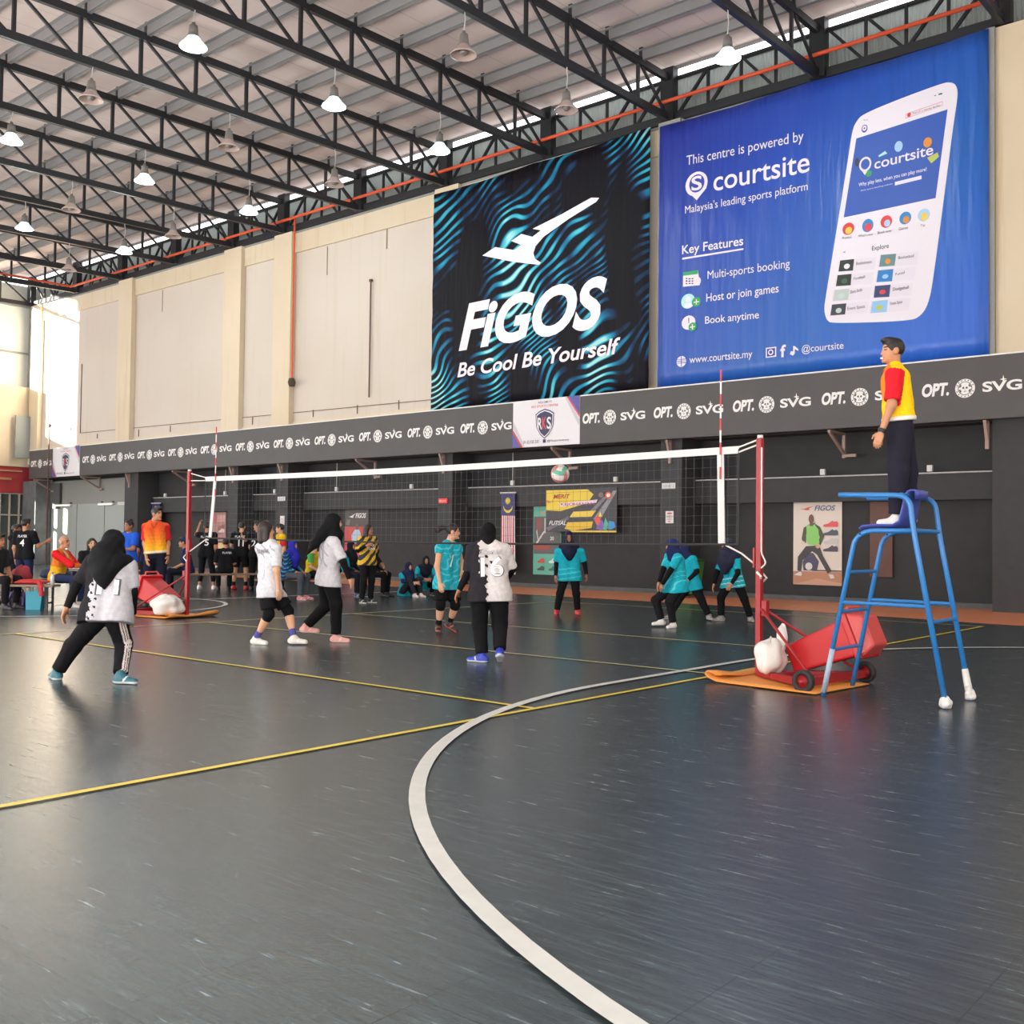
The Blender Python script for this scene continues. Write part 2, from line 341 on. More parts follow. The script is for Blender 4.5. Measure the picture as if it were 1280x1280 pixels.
# lattice girders between the posts
DESC = ['in the corner by the far end wall', 'second bay from the far end wall', 'third bay from the far end wall', 'fourth bay from the far end wall', 'fifth bay, the short one', 'sixth bay from the far end wall', 'seventh bay, left of the teal banner', 'over the left half of the teal banner', 'over the right half of the teal banner', 'over the left half of the blue banner', 'over the right half of the blue banner', 'right of the blue banner']
for i in range(11):
    a, b = TX[i]+.19, TX[i+1]-.19
    r = thing('lattice_girder', ((a+b)/2, 13.68, 12.35), 'black lattice girder along the wall top '+DESC[i], 'girder', 'lattice girders along the wall top')
    L = (b-a)/2
    MB().beam((-L, 0, .08), (L, 0, .08), .12, .22).build('bottom_chord', steel, r); MB().beam((-L, 0, 1.1), (L, 0, 1.1), .08, .06).build('top_chord', steel, r)
    n = 4 if b-a > 3.2 else 3
    for k in range(n+1):
        x = -L+2*L*k/n
        if 0 < k < n: MB().beam((x, 0, .1), (x, 0, 1.09), .065, up=(0, 1, 0)).build('vertical_strut', steel, r)
        if k < n:
            x2 = x+2*L/n; p, q = ((x, 0, 1.13), (x2-.06, 0, .15)) if (k < n/2) == (i % 2 == 0) else ((x+.06, 0, .15), (x2, 0, 1.13))
            MB().beam(p, q, .07, up=(0, 1, 0)).build('diagonal_strut', steel, r)
# ================================================================ ROOF LAMPS, PIPES
lamp_body = mat('lamp_housing', '#8c8884', .45, metal=.4); cordm = mat('lamp_cord', '#b9b6b2', .6)
ref_off = mat('lamp_shade_unlit', '#c9b3aa', .25, alpha=.8); ref_on = mat('lamp_shade_lit', '#f4ffff', .3, emit='#c4f3ee', es=1.7); bulb_on = mat('lamp_bulb_lit', '#ffffff', .3, emit='#f0fffb', es=14)
def make_lamp(lit):
    h = MB().lathe([(0, .5), (.035, .5), (.04, .45), (.085, .43), (.1, .3), (.105, .24), (.12, .23), (.12, .2)], 16)
    s = MB().lathe([(.105, .22), (.13, .18), (.19, .1), (.262, .03), (.275, 0), (.265, 0), (.25, .03), (.18, .1), (.12, .18)], 24)
    b = MB().lathe([(0, .0), (.06, .01), (.1, .06), (.06, .13), (.03, .2), (0, .2)], 12)
    c = MB().tube([(0, 0, .5), (.01, .02, .75), (0, 0, 1.02)], .012, 6)
    return [('housing', h.build('housing', lamp_body, smooth=True)), ('lamp_shade', s.build('lamp_shade', ref_on if lit else ref_off, smooth=True)), ('bulb', b.build('bulb', bulb_on if lit else lamp_body, smooth=True)), ('cord', c.build('cord', cordm))]
LP = {True: make_lamp(True), False: make_lamp(False)}
for L in LP.values():
    for _, o in L: COL.objects.unlink(o)
ROWN = {9.2: 'wall row', 5.75: 'middle row', 2.1: 'far out row'}
LAMPS = [(-4.95, 9.2, 1, 'under the truss at the blue banner middle'), (-4.95, 5.75, 1, 'under the truss at the blue banner middle'), (-9.04, 9.2, 0, 'under the truss between the two big banners'), (-9.04, 5.75, 0, 'under the truss between the two big banners'),
 (-13.05, 9.2, 1, 'under the truss above the black and teal banner'), (-13.05, 5.75, 1, 'under the truss above the black and teal banner'), (-13.05, 2.1, 1, 'under the truss above the black and teal banner'),
 (-17.1, 9.2, 0, 'under the truss just left of the teal banner'), (-17.1, 5.75, 0, 'under the truss just left of the teal banner'), (-17.1, 2.1, 0, 'under the truss just left of the teal banner'),
 (-21.05, 9.2, 1, 'under the seventh far truss'), (-21.05, 5.75, 1, 'under the seventh far truss'), (-21.05, 2.1, 1, 'under the seventh far truss'),
 (-25.15, 9.2, 0, 'under the sixth far truss'), (-25.15, 5.75, 0, 'under the sixth far truss'), (-28.2, 9.2, 1, 'under the fifth far truss'), (-28.2, 5.75, 1, 'under the fifth far truss'), (-32.1, 9.2, 0, 'under the fourth far truss')]
for x, y, lit, od in LAMPS:
    r = thing('high_bay_lamp', (x, y, 11.17), ('lit' if lit else 'unlit')+' dome lamp '+od+', '+ROWN[y], 'lamp', 'high bay lamps under the roof')
    for n, o in LP[bool(lit)]: link(o.copy(), r)
    if lit: light('lamp_light', 'POINT', (x, y, 11.05), 190, (.92, 1, .98), shadow_soft_size=.22)
pp = MB().tube(arc_pts([(1.5, 13.3, 12.8), (-20, 13.3, 12.66), (-40, 13.3, 12.55), (-40.2, 8, 12.52), (-40.2, -8, 12.5)], .2), .05, 8)
tag(pp.build('sprinkler_pipe', orange, smooth=True), 'long orange pipe running along the wall top under the roof', 'pipe')
r = thing('drop_pipe', (-24.35, 13.5, 7), 'thin orange pipe dropping down the cream pilaster', 'pipe')
MB().tube([(0, 0, 5.75), (0, 0, 0)], .035, 8).build('pipe', orange, r); MB().lathe([(0, -.3), (.1, -.28), (.14, -.15), (.1, 0), (0, .02)], 12).build('end_bell', mat('dark_rust', '#4e4436', .8), r, True)
rod = mat('rust_rod', '#5d4038', .7)
o = MB().tube([(-20.55, 13.72, 6.05), (-20.55, 13.72, 9.95)], .025, 6).box(-20.6, -20.5, 13.68, 13.76, 9.9, 9.98).build('rod', rod); tag(o, 'thin rusty upright rod on the wall left of the black banner', 'rod')
r = thing('hanging_cable', (-41.1, 13.0, 0), 'thin dark cable hanging in front of the far logo panel', 'cable')
MB().tube([(0, 0, 0), (0, 0, 6.3)], .04, 6).build('cable', rod, r); MB().box(-.06, .06, -.06, .06, 6.25, 6.4).build('clamp', rod, r)
# ================================================================ BIG BANNERS
ART = json.loads(r'''[[["T","This centre is powered by",[-8.4,10.99],[-5.24,10.87],0.24,"w",0,0,"lettering"],["T","courtsite",[-7.62,10.16],[-5.09,10.1],0.5,"w",0.008,0,"lettering"],["T","Malaysia's leading sports platform",[-8.43,9.75],[-5.13,9.67],0.19,"w",0,0,"lettering"],["T","Key Features",[-8.51,8.72],[-6.79,8.66],0.22,"w",0.012,0,"lettering"],["G",[[-8.51,8.63],[-6.79,8.58],[-6.79,8.54],[-8.51,8.58]],"w","underline",1],["T","Multi-sports booking",[-7.77,7.97],[-5.57,7.91],0.2,"w",0,0,"lettering"],["T","Host or join games",[-7.8,7.4],[-5.85,7.36],0.2,"w",0.006,0,"lettering"],["T","Book anytime",[-7.83,6.85],[-6.36,6.8],0.18,"w",0.006,0,"lettering"],["T","www.courtsite.my",[-8.27,5.9],[-6.53,5.87],0.18,"w",0.004,0,"lettering"],["T","@courtsite",[-5.26,5.85],[-4.25,5.83],0.16,"w",0.004,0,"lettering"],["E",[-8.11,10.45],0.32,0.31,"w","logo_pin",1],["E",[-8.1,10.46],0.22,0.23,"b","logo_pin",2],["G",[[-8.41,10.36],[-8.1,10.03],[-7.8,10.31],[-8.1,10.18]],"w","logo_pin",2],["T","S",[-8.25,10.3],[-7.95,10.29],0.35,"w",0.02,0,"logo_pin"],["G",[[-8.48,8.25],[-8.05,8.24],[-7.99,7.85],[-8.48,7.88]],"w","calendar_icon",1],["G",[[-8.48,8.25],[-8.05,8.24],[-8.05,8.14],[-8.48,8.16]],"g","calendar_icon",2],["E",[-8.07,7.96],0.11,0.11,"w","calendar_icon",3],["G",[[-8.4,8.09],[-8.35,8.09],[-8.35,8.06],[-8.4,8.06]],"k","calendar_icon",2],["G",[[-8.32,8.07],[-8.26,8.07],[-8.26,8.04],[-8.32,8.04]],"k","calendar_icon",2],["G",[[-8.23,8.06],[-8.18,8.06],[-8.18,8.03],[-8.23,8.03]],"k","calendar_icon",2],["G",[[-8.14,8.05],[-8.09,8.05],[-8.09,8.02],[-8.14,8.02]],"k","calendar_icon",2],["G",[[-8.4,8.03],[-8.35,8.03],[-8.35,7.99],[-8.4,7.99]],"k","calendar_icon",2],["G",[[-8.32,8.01],[-8.26,8.01],[-8.26,7.98],[-8.32,7.98]],"k","calendar_icon",2],["G",[[-8.23,8.0],[-8.18,8.0],[-8.18,7.97],[-8.23,7.97]],"k","calendar_icon",2],["G",[[-8.14,7.99],[-8.09,7.99],[-8.09,7.95],[-8.14,7.96]],"k","calendar_icon",2],["G",[[-8.4,7.96],[-8.35,7.96],[-8.35,7.93],[-8.4,7.93]],"k","calendar_icon",2],["G",[[-8.31,7.95],[-8.26,7.95],[-8.26,7.92],[-8.31,7.92]],"k","calendar_icon",2],["G",[[-8.23,7.94],[-8.18,7.94],[-8.18,7.91],[-8.23,7.91]],"k","calendar_icon",2],["G",[[-8.14,7.92],[-8.09,7.92],[-8.09,7.89],[-8.14,7.89]],"k","calendar_icon",2],["E",[-8.33,7.49],0.2,0.19,"c","player_icon",1],["E",[-8.33,7.54],0.08,0.08,"w","player_icon",2],["G",[[-8.45,7.35],[-8.4,7.45],[-8.25,7.44],[-8.2,7.34],[-8.33,7.32]],"w","player_icon",2],["E",[-8.09,7.44],0.13,0.12,"g","player_icon",3],["G",[[-8.16,7.45],[-8.01,7.45],[-8.01,7.42],[-8.16,7.42]],"w","player_icon",4],["G",[[-8.1,7.51],[-8.07,7.5],[-8.07,7.37],[-8.1,7.37]],"w","player_icon",4],["E",[-8.31,6.94],0.2,0.18,"w","clock_icon",1],["G",[[-8.32,7.06],[-8.29,7.06],[-8.29,6.92],[-8.31,6.92]],"k","clock_icon",2],["E",[-8.19,6.82],0.12,0.11,"g","clock_icon",3],["G",[[-8.26,6.83],[-8.12,6.83],[-8.12,6.8],[-8.26,6.8]],"w","clock_icon",4],["G",[[-8.21,6.89],[-8.18,6.88],[-8.17,6.75],[-8.21,6.75]],"w","clock_icon",4],["E",[-8.51,5.97],0.14,0.14,"w","globe_icon",1],["G",[[-8.64,6.03],[-8.38,6.03],[-8.38,6.01],[-8.64,6.02]],"b","globe_icon",2],["G",[[-8.64,5.99],[-8.38,5.98],[-8.38,5.97],[-8.64,5.97]],"b","globe_icon",2],["G",[[-8.64,5.94],[-8.38,5.94],[-8.38,5.92],[-8.64,5.93]],"b","globe_icon",2],["G",[[-8.52,6.11],[-8.5,6.1],[-8.5,5.84],[-8.52,5.84]],"b","globe_icon",2],["G",[[-6.18,6.06],[-5.91,6.06],[-5.91,5.82],[-6.18,5.82]],"w","camera_icon",1],["G",[[-6.15,6.03],[-5.94,6.03],[-5.94,5.85],[-6.15,5.84]],"b","camera_icon",2],["E",[-6.05,5.94],0.07,0.07,"w","camera_icon",3],["E",[-6.05,5.94],0.04,0.04,"b","camera_icon",4],["T","f",[-5.8,5.8],[-5.66,5.8],0.28,"w",0.03,0,"social_icon"],["G",[[-5.48,6.03],[-5.44,6.02],[-5.35,5.94],[-5.35,5.9],[-5.44,5.95],[-5.44,5.85],[-5.48,5.8],[-5.56,5.84],[-5.54,5.91],[-5.48,5.9]],"w","social_icon",1],["G",[[-4.73,6.79],[-4.67,7.16],[-4.17,10.13],[-4.07,10.8],[-3.99,10.99],[-3.79,11.16],[-2.08,11.37],[-1.86,11.33],[-1.76,11.19],[-1.75,10.97],[-1.86,10.25],[-2.26,7.07],[-2.37,6.57],[-2.52,6.36],[-2.74,6.27],[-4.52,6.44],[-4.66,6.53]],"w","phone_body",1],["G",[[-3.97,10.61],[-1.96,10.76],[-2.21,8.88],[-4.26,8.85]],"b2","phone_screen",2],["T","courtsite",[-3.55,9.81],[-2.26,9.85],0.23,"w",0.012,0,"phone_lettering"],["E",[-3.76,9.97],0.14,0.17,"w","phone_logo",3],["E",[-3.76,9.97],0.1,0.12,"b2","phone_logo",4],["G",[[-3.9,9.95],[-3.77,9.72],[-3.62,9.95],[-3.75,9.84]],"w","phone_logo",4],["E",[-2.38,10.14],0.09,0.11,"o","phone_ball",2.5],["E",[-3.01,10.2],0.09,0.12,"c2","phone_balloon",2.5],["G",[[-3.46,10.1],[-3.31,10.17],[-3.26,10.1],[-3.45,10.06]],"c","phone_racket",3],["G",[[-2.39,9.8],[-2.17,9.87],[-2.14,9.77],[-2.3,9.66]],"gy","phone_kite",2.5],["E",[-3.95,10.06],0.05,0.1,"k","phone_football",2.5],["E",[-3.68,9.74],0.07,0.07,"g","phone_token",2.5],["T","Why play less, when you can play more!",[-3.91,9.49],[-2.4,9.52],0.08,"w",0.01,0,"phone_lettering"],["G",[[-3.09,9.42],[-2.51,9.44],[-2.51,9.36],[-3.09,9.34]],"w","phone_button",3],["T","Multi-sports booking website",[-3.86,9.37],[-3.14,9.38],0.03,"w",0,0,"phone_lettering"],["T","9:41",[-3.8,10.97],[-3.7,10.96],0.03,"k",0,0,"phone_lettering"],["G",[[-2.86,10.89],[-2.06,10.97],[-2.06,10.87],[-2.86,10.78]],"p","phone_search",2],["G",[[-2.85,10.87],[-2.07,10.95],[-2.07,10.88],[-2.84,10.8]],"w","phone_search",3],["E",[-2.78,10.85],0.04,0.05,"r","phone_search",4],["T","Search a nearby facility",[-2.7,10.84],[-2.11,10.87],0.04,"k",0,0,"phone_lettering"],["G",[[-2.15,11.15],[-2.07,11.15],[-2.07,11.12],[-2.15,11.12]],"k","phone_battery",2],["E",[-2.22,11.13],0.02,0.01,"k","phone_battery",2],["E",[-3.78,10.79],0.07,0.09,"b","phone_pin",2],["E",[-3.78,10.8],0.05,0.06,"w","phone_pin",3],["E",[-3.78,10.8],0.02,0.02,"b","phone_pin",4],["E",[-4.15,8.57],0.14,0.14,"r","app_icon",2],["E",[-4.14,8.53],0.08,0.08,"y","app_icon",3],["T","Promos",[-4.29,8.35],[-4.07,8.34],0.06,"k",0,0,"phone_lettering"],["E",[-3.7,8.56],0.13,0.15,"b3","app_icon",2],["E",[-3.69,8.52],0.08,0.09,"r","app_icon",3],["T","What's new",[-3.92,8.33],[-3.58,8.32],0.05,"k",0,0,"phone_lettering"],["E",[-3.28,8.57],0.13,0.14,"r","app_icon",2],["E",[-3.26,8.53],0.07,0.08,"c2","app_icon",3],["T","Book now",[-3.47,8.32],[-3.16,8.32],0.06,"k",0,0,"phone_lettering"],["E",[-2.86,8.57],0.13,0.14,"b3","app_icon",2],["E",[-2.84,8.53],0.07,0.08,"o","app_icon",3],["T","Games",[-3.0,8.32],[-2.8,8.32],0.06,"k",0,0,"phone_lettering"],["E",[-2.46,8.56],0.13,0.14,"c2","app_icon",2],["E",[-2.45,8.52],0.07,0.09,"y","app_icon",3],["T","Tip",[-2.53,8.31],[-2.43,8.31],0.05,"k",0,0,"phone_lettering"],["T","Explore",[-3.6,7.97],[-3.22,7.97],0.1,"k",0.004,0,"phone_lettering"],["T","<",[-4.27,8.01],[-4.21,8.01],0.07,"k",0,0,"phone_lettering"],["G",[[-4.36,7.88],[-3.49,7.81],[-3.53,7.54],[-4.41,7.62]],"lg2","phone_tile",2],["G",[[-4.34,7.87],[-4.01,7.85],[-4.04,7.59],[-4.38,7.62]],"dg","phone_tile",3],["E",[-4.18,7.71],0.07,0.06,"w","phone_tile",4],["T","Badminton",[-3.96,7.7],[-3.61,7.69],0.07,"k",0,0,"phone_lettering"],["G",[[-4.43,7.54],[-3.55,7.48],[-3.59,7.22],[-4.48,7.29]],"lg2","phone_tile",2],["G",[[-4.4,7.54],[-4.07,7.52],[-4.09,7.26],[-4.44,7.29]],"dg","phone_tile",3],["E",[-4.24,7.38],0.07,0.06,"dg2","phone_tile",4],["T","Football",[-4.02,7.37],[-3.76,7.38],0.06,"k",0,0,"phone_lettering"],["G",[[-4.49,7.21],[-3.6,7.16],[-3.65,6.89],[-4.54,6.95]],"lg2","phone_tile",2],["G",[[-4.47,7.21],[-4.12,7.19],[-4.15,6.93],[-4.51,6.96]],"lg","phone_tile",3],["E",[-4.31,7.05],0.08,0.06,"c3","phone_tile",4],["T","Dance Studio",[-4.09,7.07],[-3.82,7.09],0.07,"k",0,0,"phone_lettering"],["G",[[-4.55,6.88],[-3.67,6.84],[-3.71,6.58],[-4.61,6.62]],"lg2","phone_tile",2],["G",[[-4.53,6.88],[-4.19,6.86],[-4.22,6.61],[-4.57,6.63]],"k","phone_tile",3],["E",[-4.37,6.72],0.07,0.06,"lg","phone_tile",4],["T","Event Space",[-4.16,6.7],[-3.76,6.7],0.07,"k",0,0,"phone_lettering"],["G",[[-3.43,7.84],[-2.57,7.78],[-2.61,7.5],[-3.48,7.57]],"lg2","phone_tile",2],["G",[[-3.4,7.84],[-3.06,7.81],[-3.09,7.55],[-3.44,7.58]],"tl","phone_tile",3],["E",[-3.24,7.67],0.06,0.06,"o","phone_tile",4],["T","Basketball",[-3.01,7.68],[-2.67,7.67],0.06,"k",0,0,"phone_lettering"],["G",[[-3.48,7.51],[-2.63,7.45],[-2.67,7.17],[-3.53,7.24]],"lg2","phone_tile",2],["G",[[-3.46,7.5],[-3.12,7.48],[-3.15,7.21],[-3.5,7.24]],"b3","phone_tile",3],["E",[-3.3,7.34],0.07,0.05,"sk","phone_tile",4],["T","Futsal",[-3.07,7.32],[-2.87,7.34],0.06,"k",0,0,"phone_lettering"],["G",[[-3.55,7.16],[-2.69,7.11],[-2.73,6.84],[-3.6,6.89]],"lg2","phone_tile",2],["G",[[-3.53,7.16],[-3.18,7.14],[-3.21,6.87],[-3.56,6.9]],"nv","phone_tile",3],["E",[-3.36,7.0],0.07,0.05,"r","phone_tile",4],["T","Dodgeball",[-3.13,6.99],[-2.78,6.99],0.07,"k",0,0,"phone_lettering"],["G",[[-3.62,6.83],[-2.75,6.78],[-2.79,6.51],[-3.67,6.56]],"lg2","phone_tile",2],["G",[[-3.59,6.82],[-3.24,6.81],[-3.27,6.54],[-3.63,6.56]],"sk","phone_tile",3],["E",[-3.43,6.66],0.07,0.06,"gy","phone_tile",4],["T","Fitness Space",[-3.19,6.68],[-2.92,6.69],0.07,"k",0,0,"phone_lettering"]],[["G",[[-11.12,10.71],[-11.39,10.77],[-12.4,10.51],[-13.16,10.35],[-13.44,10.29],[-13.14,10.19],[-13.45,10.06],[-13.86,10.22],[-14.24,10.08],[-13.86,9.9],[-14.11,9.79],[-14.86,10.01],[-15.36,9.84],[-14.21,9.47],[-13.19,9.21],[-13.12,9.26],[-13.34,9.41],[-13.4,9.58],[-13.33,9.77],[-13.03,9.99],[-12.15,10.33],[-11.22,10.62]],"fw","bird_logo",1],["T","FiGOS",[-16.26,7.14],[-10.83,7.22],1.33,"fw",0.035,0.28,"lettering"],["T","Be Cool Be Yourself",[-16.3,6.29],[-10.38,6.39],0.42,"fw",0.02,0.2,"lettering"]]]''')
CM = {'w': '#e2dce6', 'fw': '#f0e4ea', 'b': '#2f3f9c', 'b2': '#2f55ad', 'b3': '#2c7dc0', 'g': '#2f9d5b', 'k': '#33363f', 'c': '#a9dfe2', 'c2': '#9fc4e2', 'c3': '#b9cfcc', 'o': '#d98a32', 'gy': '#b4bf5a', 'p': '#dda6b4', 'r': '#d43c42', 'y': '#e8c34c', 'dg': '#24322f', 'dg2': '#3d5a44', 'lg': '#b6c3c0', 'lg2': '#ddd6e2', 'tl': '#62868a', 'nv': '#333f6b', 'sk': '#8dbde2'}
CM = {k: mat('print_'+k, v, .55) for k, v in CM.items()}
def chaikin(p, n=3):
    for _ in range(n): p = [q for a, b in zip(p, p[1:]+p[:1]) for q in ((.75*a[0]+.25*b[0], .75*a[1]+.25*b[1]), (.25*a[0]+.75*b[0], .25*a[1]+.75*b[1]))]
    return p
def print_art(items, y0, parent):
    for it in items:
        mb = MB()
        if it[0] == 'T':
            _, s, a, b, h, c, bo, sh, nm = it; wall_text(mb, s, a[0], a[1], b[0], h, y0-.0022*5, bo, sh, b[1])
        elif it[0] == 'G': _, pts, c, nm, lv = it; wpoly(mb, chaikin(pts) if nm == 'phone_body' else pts, y0-.0022*lv)
        else: _, p, rx, rz, c, nm, lv = it; disc(mb, p[0], p[1], rx, rz, y0-.0022*lv)
        mb.build(nm, CM[c], parent)
def cloth_bump(g, P, s=.5):
    a = g.n('TexNoise', i_Vector=g.n('Mapping', i_Vector=P, i_Rotation=(0, .5, 0), i_Scale=(1.6, 1, .25)).outputs[0], i_Scale=1.1, i_Detail=3).outputs['Fac']
    b = g.n('TexNoise', i_Vector=g.n('Mapping', i_Vector=P, i_Rotation=(0, -.6, 0), i_Scale=(2.4, 1, .2)).outputs[0], i_Scale=1.3, i_Detail=2).outputs['Fac']
    g.to(g.n('Bump', i_Strength=s, i_Distance=.25, i_Height=g.math('ADD', a, b)).outputs[0], 'Normal')
bm = mat('blue_banner_print', '#2850b0', .38); g = NG(bm); P = g.n('TexCoord').outputs['Object']; s3 = g.n('SeparateXYZ', i_0=P)
f1 = g.math('ADD', g.math('MULTIPLY', g.math('ADD', s3.outputs[0], 9.2), .075), g.math('MULTIPLY', g.math('SUBTRACT', 12.1, s3.outputs[2]), .075))
g.to(g.ramp(f1, [(0, lin('#26308c')), (.35, lin('#2447a6')), (.75, lin('#2360b4')), (1, lin('#2a62c8'))]), 'Base Color'); cloth_bump(g, P, .45)
def sheet(name, x0, x1, z0, z1, zt1, M, parent, y=13.46, sag=.03):
    """hanging sheet with slack folds; y gets a few cm of relief only near the edges so the print stays flat"""
    mb = MB(); n, k = 24, 18; vs = []
    for j in range(k+1):
        for i in range(n+1):
            u, v = i/n, j/k; zz = z0+(z1+(zt1-z1)*u-z0)*v
            e = min(v, 1-v, u, 1-u); yy = y-(.0 if e > .02 else .012*math.sin(i*1.7+j*2.1)+.0)+0
            sc = -.04*abs(math.sin(u*math.pi*2)) if j == k else 0
            vs.append((x0+(x1-x0)*u, yy, zz+sc))
    mb.add(vs, [(j*(n+1)+i, j*(n+1)+i+1, (j+1)*(n+1)+i+1, (j+1)*(n+1)+i) for j in range(k) for i in range(n)])
    o = mb.build(name, M, parent, True); sd = o.modifiers.new('thick', 'SOLIDIFY'); sd.thickness = .006; sd.offset = -1; return o
t1 = thing('advertising_banner', (0, 0, 0), 'huge royal blue banner showing a white phone and white lettering', 'banner')
sheet('sheet', -9.22, -1.13, 5.37, 12.19, 12.27, bm, t1)
print_art(ART[0], 13.455, t1)
fm = mat('teal_black_print', '#17151c', .6); g = NG(fm); P = g.n('TexCoord').outputs['Object']; s3 = g.n('SeparateXYZ', i_0=P); X, Z = s3.outputs[0], s3.outputs[2]
wv = g.n('TexNoise', i_Vector=g.n('Mapping', i_Vector=P, i_Location=(3.1, 0, 1.7), i_Scale=(.32, 0, .32)).outputs[0], i_Scale=1.0, i_Detail=1.5).outputs['Fac']
ph = g.math('ADD', g.math('ADD', g.math('MULTIPLY', X, -6.0), g.math('MULTIPLY', Z, 10.5)), g.math('MULTIPLY', wv, 38))
sn = g.math('SINE', g.math('MULTIPLY', ph, 2.1)); edge = g.math('MULTIPLY', g.math('ADD', sn, 1), .5)
mk = g.n('TexNoise', i_Vector=g.n('Mapping', i_Vector=P, i_Location=(7.3, 0, 2.2), i_Rotation=(0, .5, 0), i_Scale=(.5, 0, .26)).outputs[0], i_Scale=1.15, i_Detail=2).outputs['Fac']
fac = g.math('MULTIPLY', g.ramp(edge, [(.45, (0, 0, 0)), (.9, (1, 1, 1))]), g.ramp(mk, [(.45, (0, 0, 0)), (.62, (1, 1, 1))]))
g.to(g.ramp(fac, [(0, lin('#121017')), (.25, lin('#1c3f63')), (.55, lin('#1f8fb0')), (.85, lin('#55c3cc')), (1, lin('#a6d9d6'))]), 'Base Color'); g.b.inputs['Specular IOR Level'].default_value = .15; cloth_bump(g, P, .3)
t2 = thing('advertising_banner', (0, 0, 0), 'black banner with teal ripple pattern and a white bird logo', 'banner')
sheet('sheet', -17.42, -9.5, 5.36, 12.1, 12.26, fm, t2)
print_art(ART[1], 13.455, t2)
# ================================================================ LONG SIGN BOARD OVER THE LOWER WALL
fb = mat('sign_board_grey', '#4a4748', .55, noise=.05, scale=2); wht = mat('sign_white', '#e9e7e4', .5); gry = mat('sign_badge_grey', '#c3c1bf', .5)
FY = 13.2
def sign_board(x0, x1, offs, label):
    t = thing('sign_board', ((x0+x1)/2, FY, 4), label, 'sign')
    MB().box(x0, x1, FY, FY+.1, 3.98, 5.29).build('board', fb, t, bevel=.01).location = (-(x0+x1)/2, -FY, -4)
    MB().box(x0, x1, FY-.01, FY+.12, 5.29, 5.32).build('edge_strip', wht, t).location = (-(x0+x1)/2, -FY, -4)
    y = FY-.006; L = Vector((-(x0+x1)/2, -FY, -4))
    for xo in offs:
        a = MB(); wall_text(a, 'OPT.', xo, 4.55, xo+.56, .26, y, .045, .18); a.build('lettering', wht, t).location = L
        b = MB(); xc = xo+.885; disc(b, xc, 4.655, .2, .2, y); b.build('badge', wht, t).location = L
        c = MB(); disc(c, xc, 4.655, .145, .145, y-.002, 0, 20, .9)
        for k in range(16):
            if k not in (0, 8): q = k*math.pi/8; disc(c, xc+.172*math.cos(q), 4.655+.172*math.sin(q), .013, .017, y-.002, 0, 6)
        for q in (.5, 2.64, 3.64, 5.78): wpoly(c, [(xc+.09*math.cos(q-.2), 4.655+.09*math.sin(q-.2)), (xc+.13*math.cos(q-.35), 4.655+.13*math.sin(q-.35)), (xc+.13*math.cos(q+.35), 4.655+.13*math.sin(q+.35)), (xc+.09*math.cos(q+.2), 4.655+.09*math.sin(q+.2))], y-.002)
        for e in (-1, 1): disc(c, xc+e*.034, 4.665, .022, .024, y-.003, 0, 8); wpoly(c, [(xc+e*.008, 4.575), (xc+e*.02, 4.575), (xc+e*.02, 4.605), (xc+e*.008, 4.605)], y-.003)
        wpoly(c, [(xc-.01, 4.62), (xc+.01, 4.62), (xc, 4.642)], y-.003)
        c.build('badge_print', fb, t).location = L
        d = MB(); wall_text(d, 'SVG', xo+1.23, 4.555, xo+1.99, .2, y, .03, 0); xs = xo+1.635; zs = 4.78
        wpoly(d, [(xs-.07, zs), (xs-.015, zs+.015), (xs, zs+.09), (xs+.015, zs+.015), (xs+.07, zs), (xs+.015, zs-.015), (xs, zs-.09), (xs-.015, zs-.015)], y-.001)
        d.build('lettering', wht, t).location = L
    return t
sign_board(-11.5, 6, [-11.41+2.25*k for k in range(6)], 'long dark grey sign board right of the white shield panel under the blue banner')
sign_board(-38.65, -13.86, [-38.41+2.25*k for k in range(11)], 'long dark grey sign board running left from the white shield panel')
sign_board(-43.4, -41.1, [-43.22], 'short dark grey sign board at the far corner of the wall')
nav = mat('shield_navy', '#2f3154', .5); vio = mat('panel_violet', '#55529b', .5); redp = mat('panel_red', '#d2474d', .5); pw = mat('panel_white', '#dedbe0', .5); gl2 = mat('panel_grey', '#c2bfc6', .5)
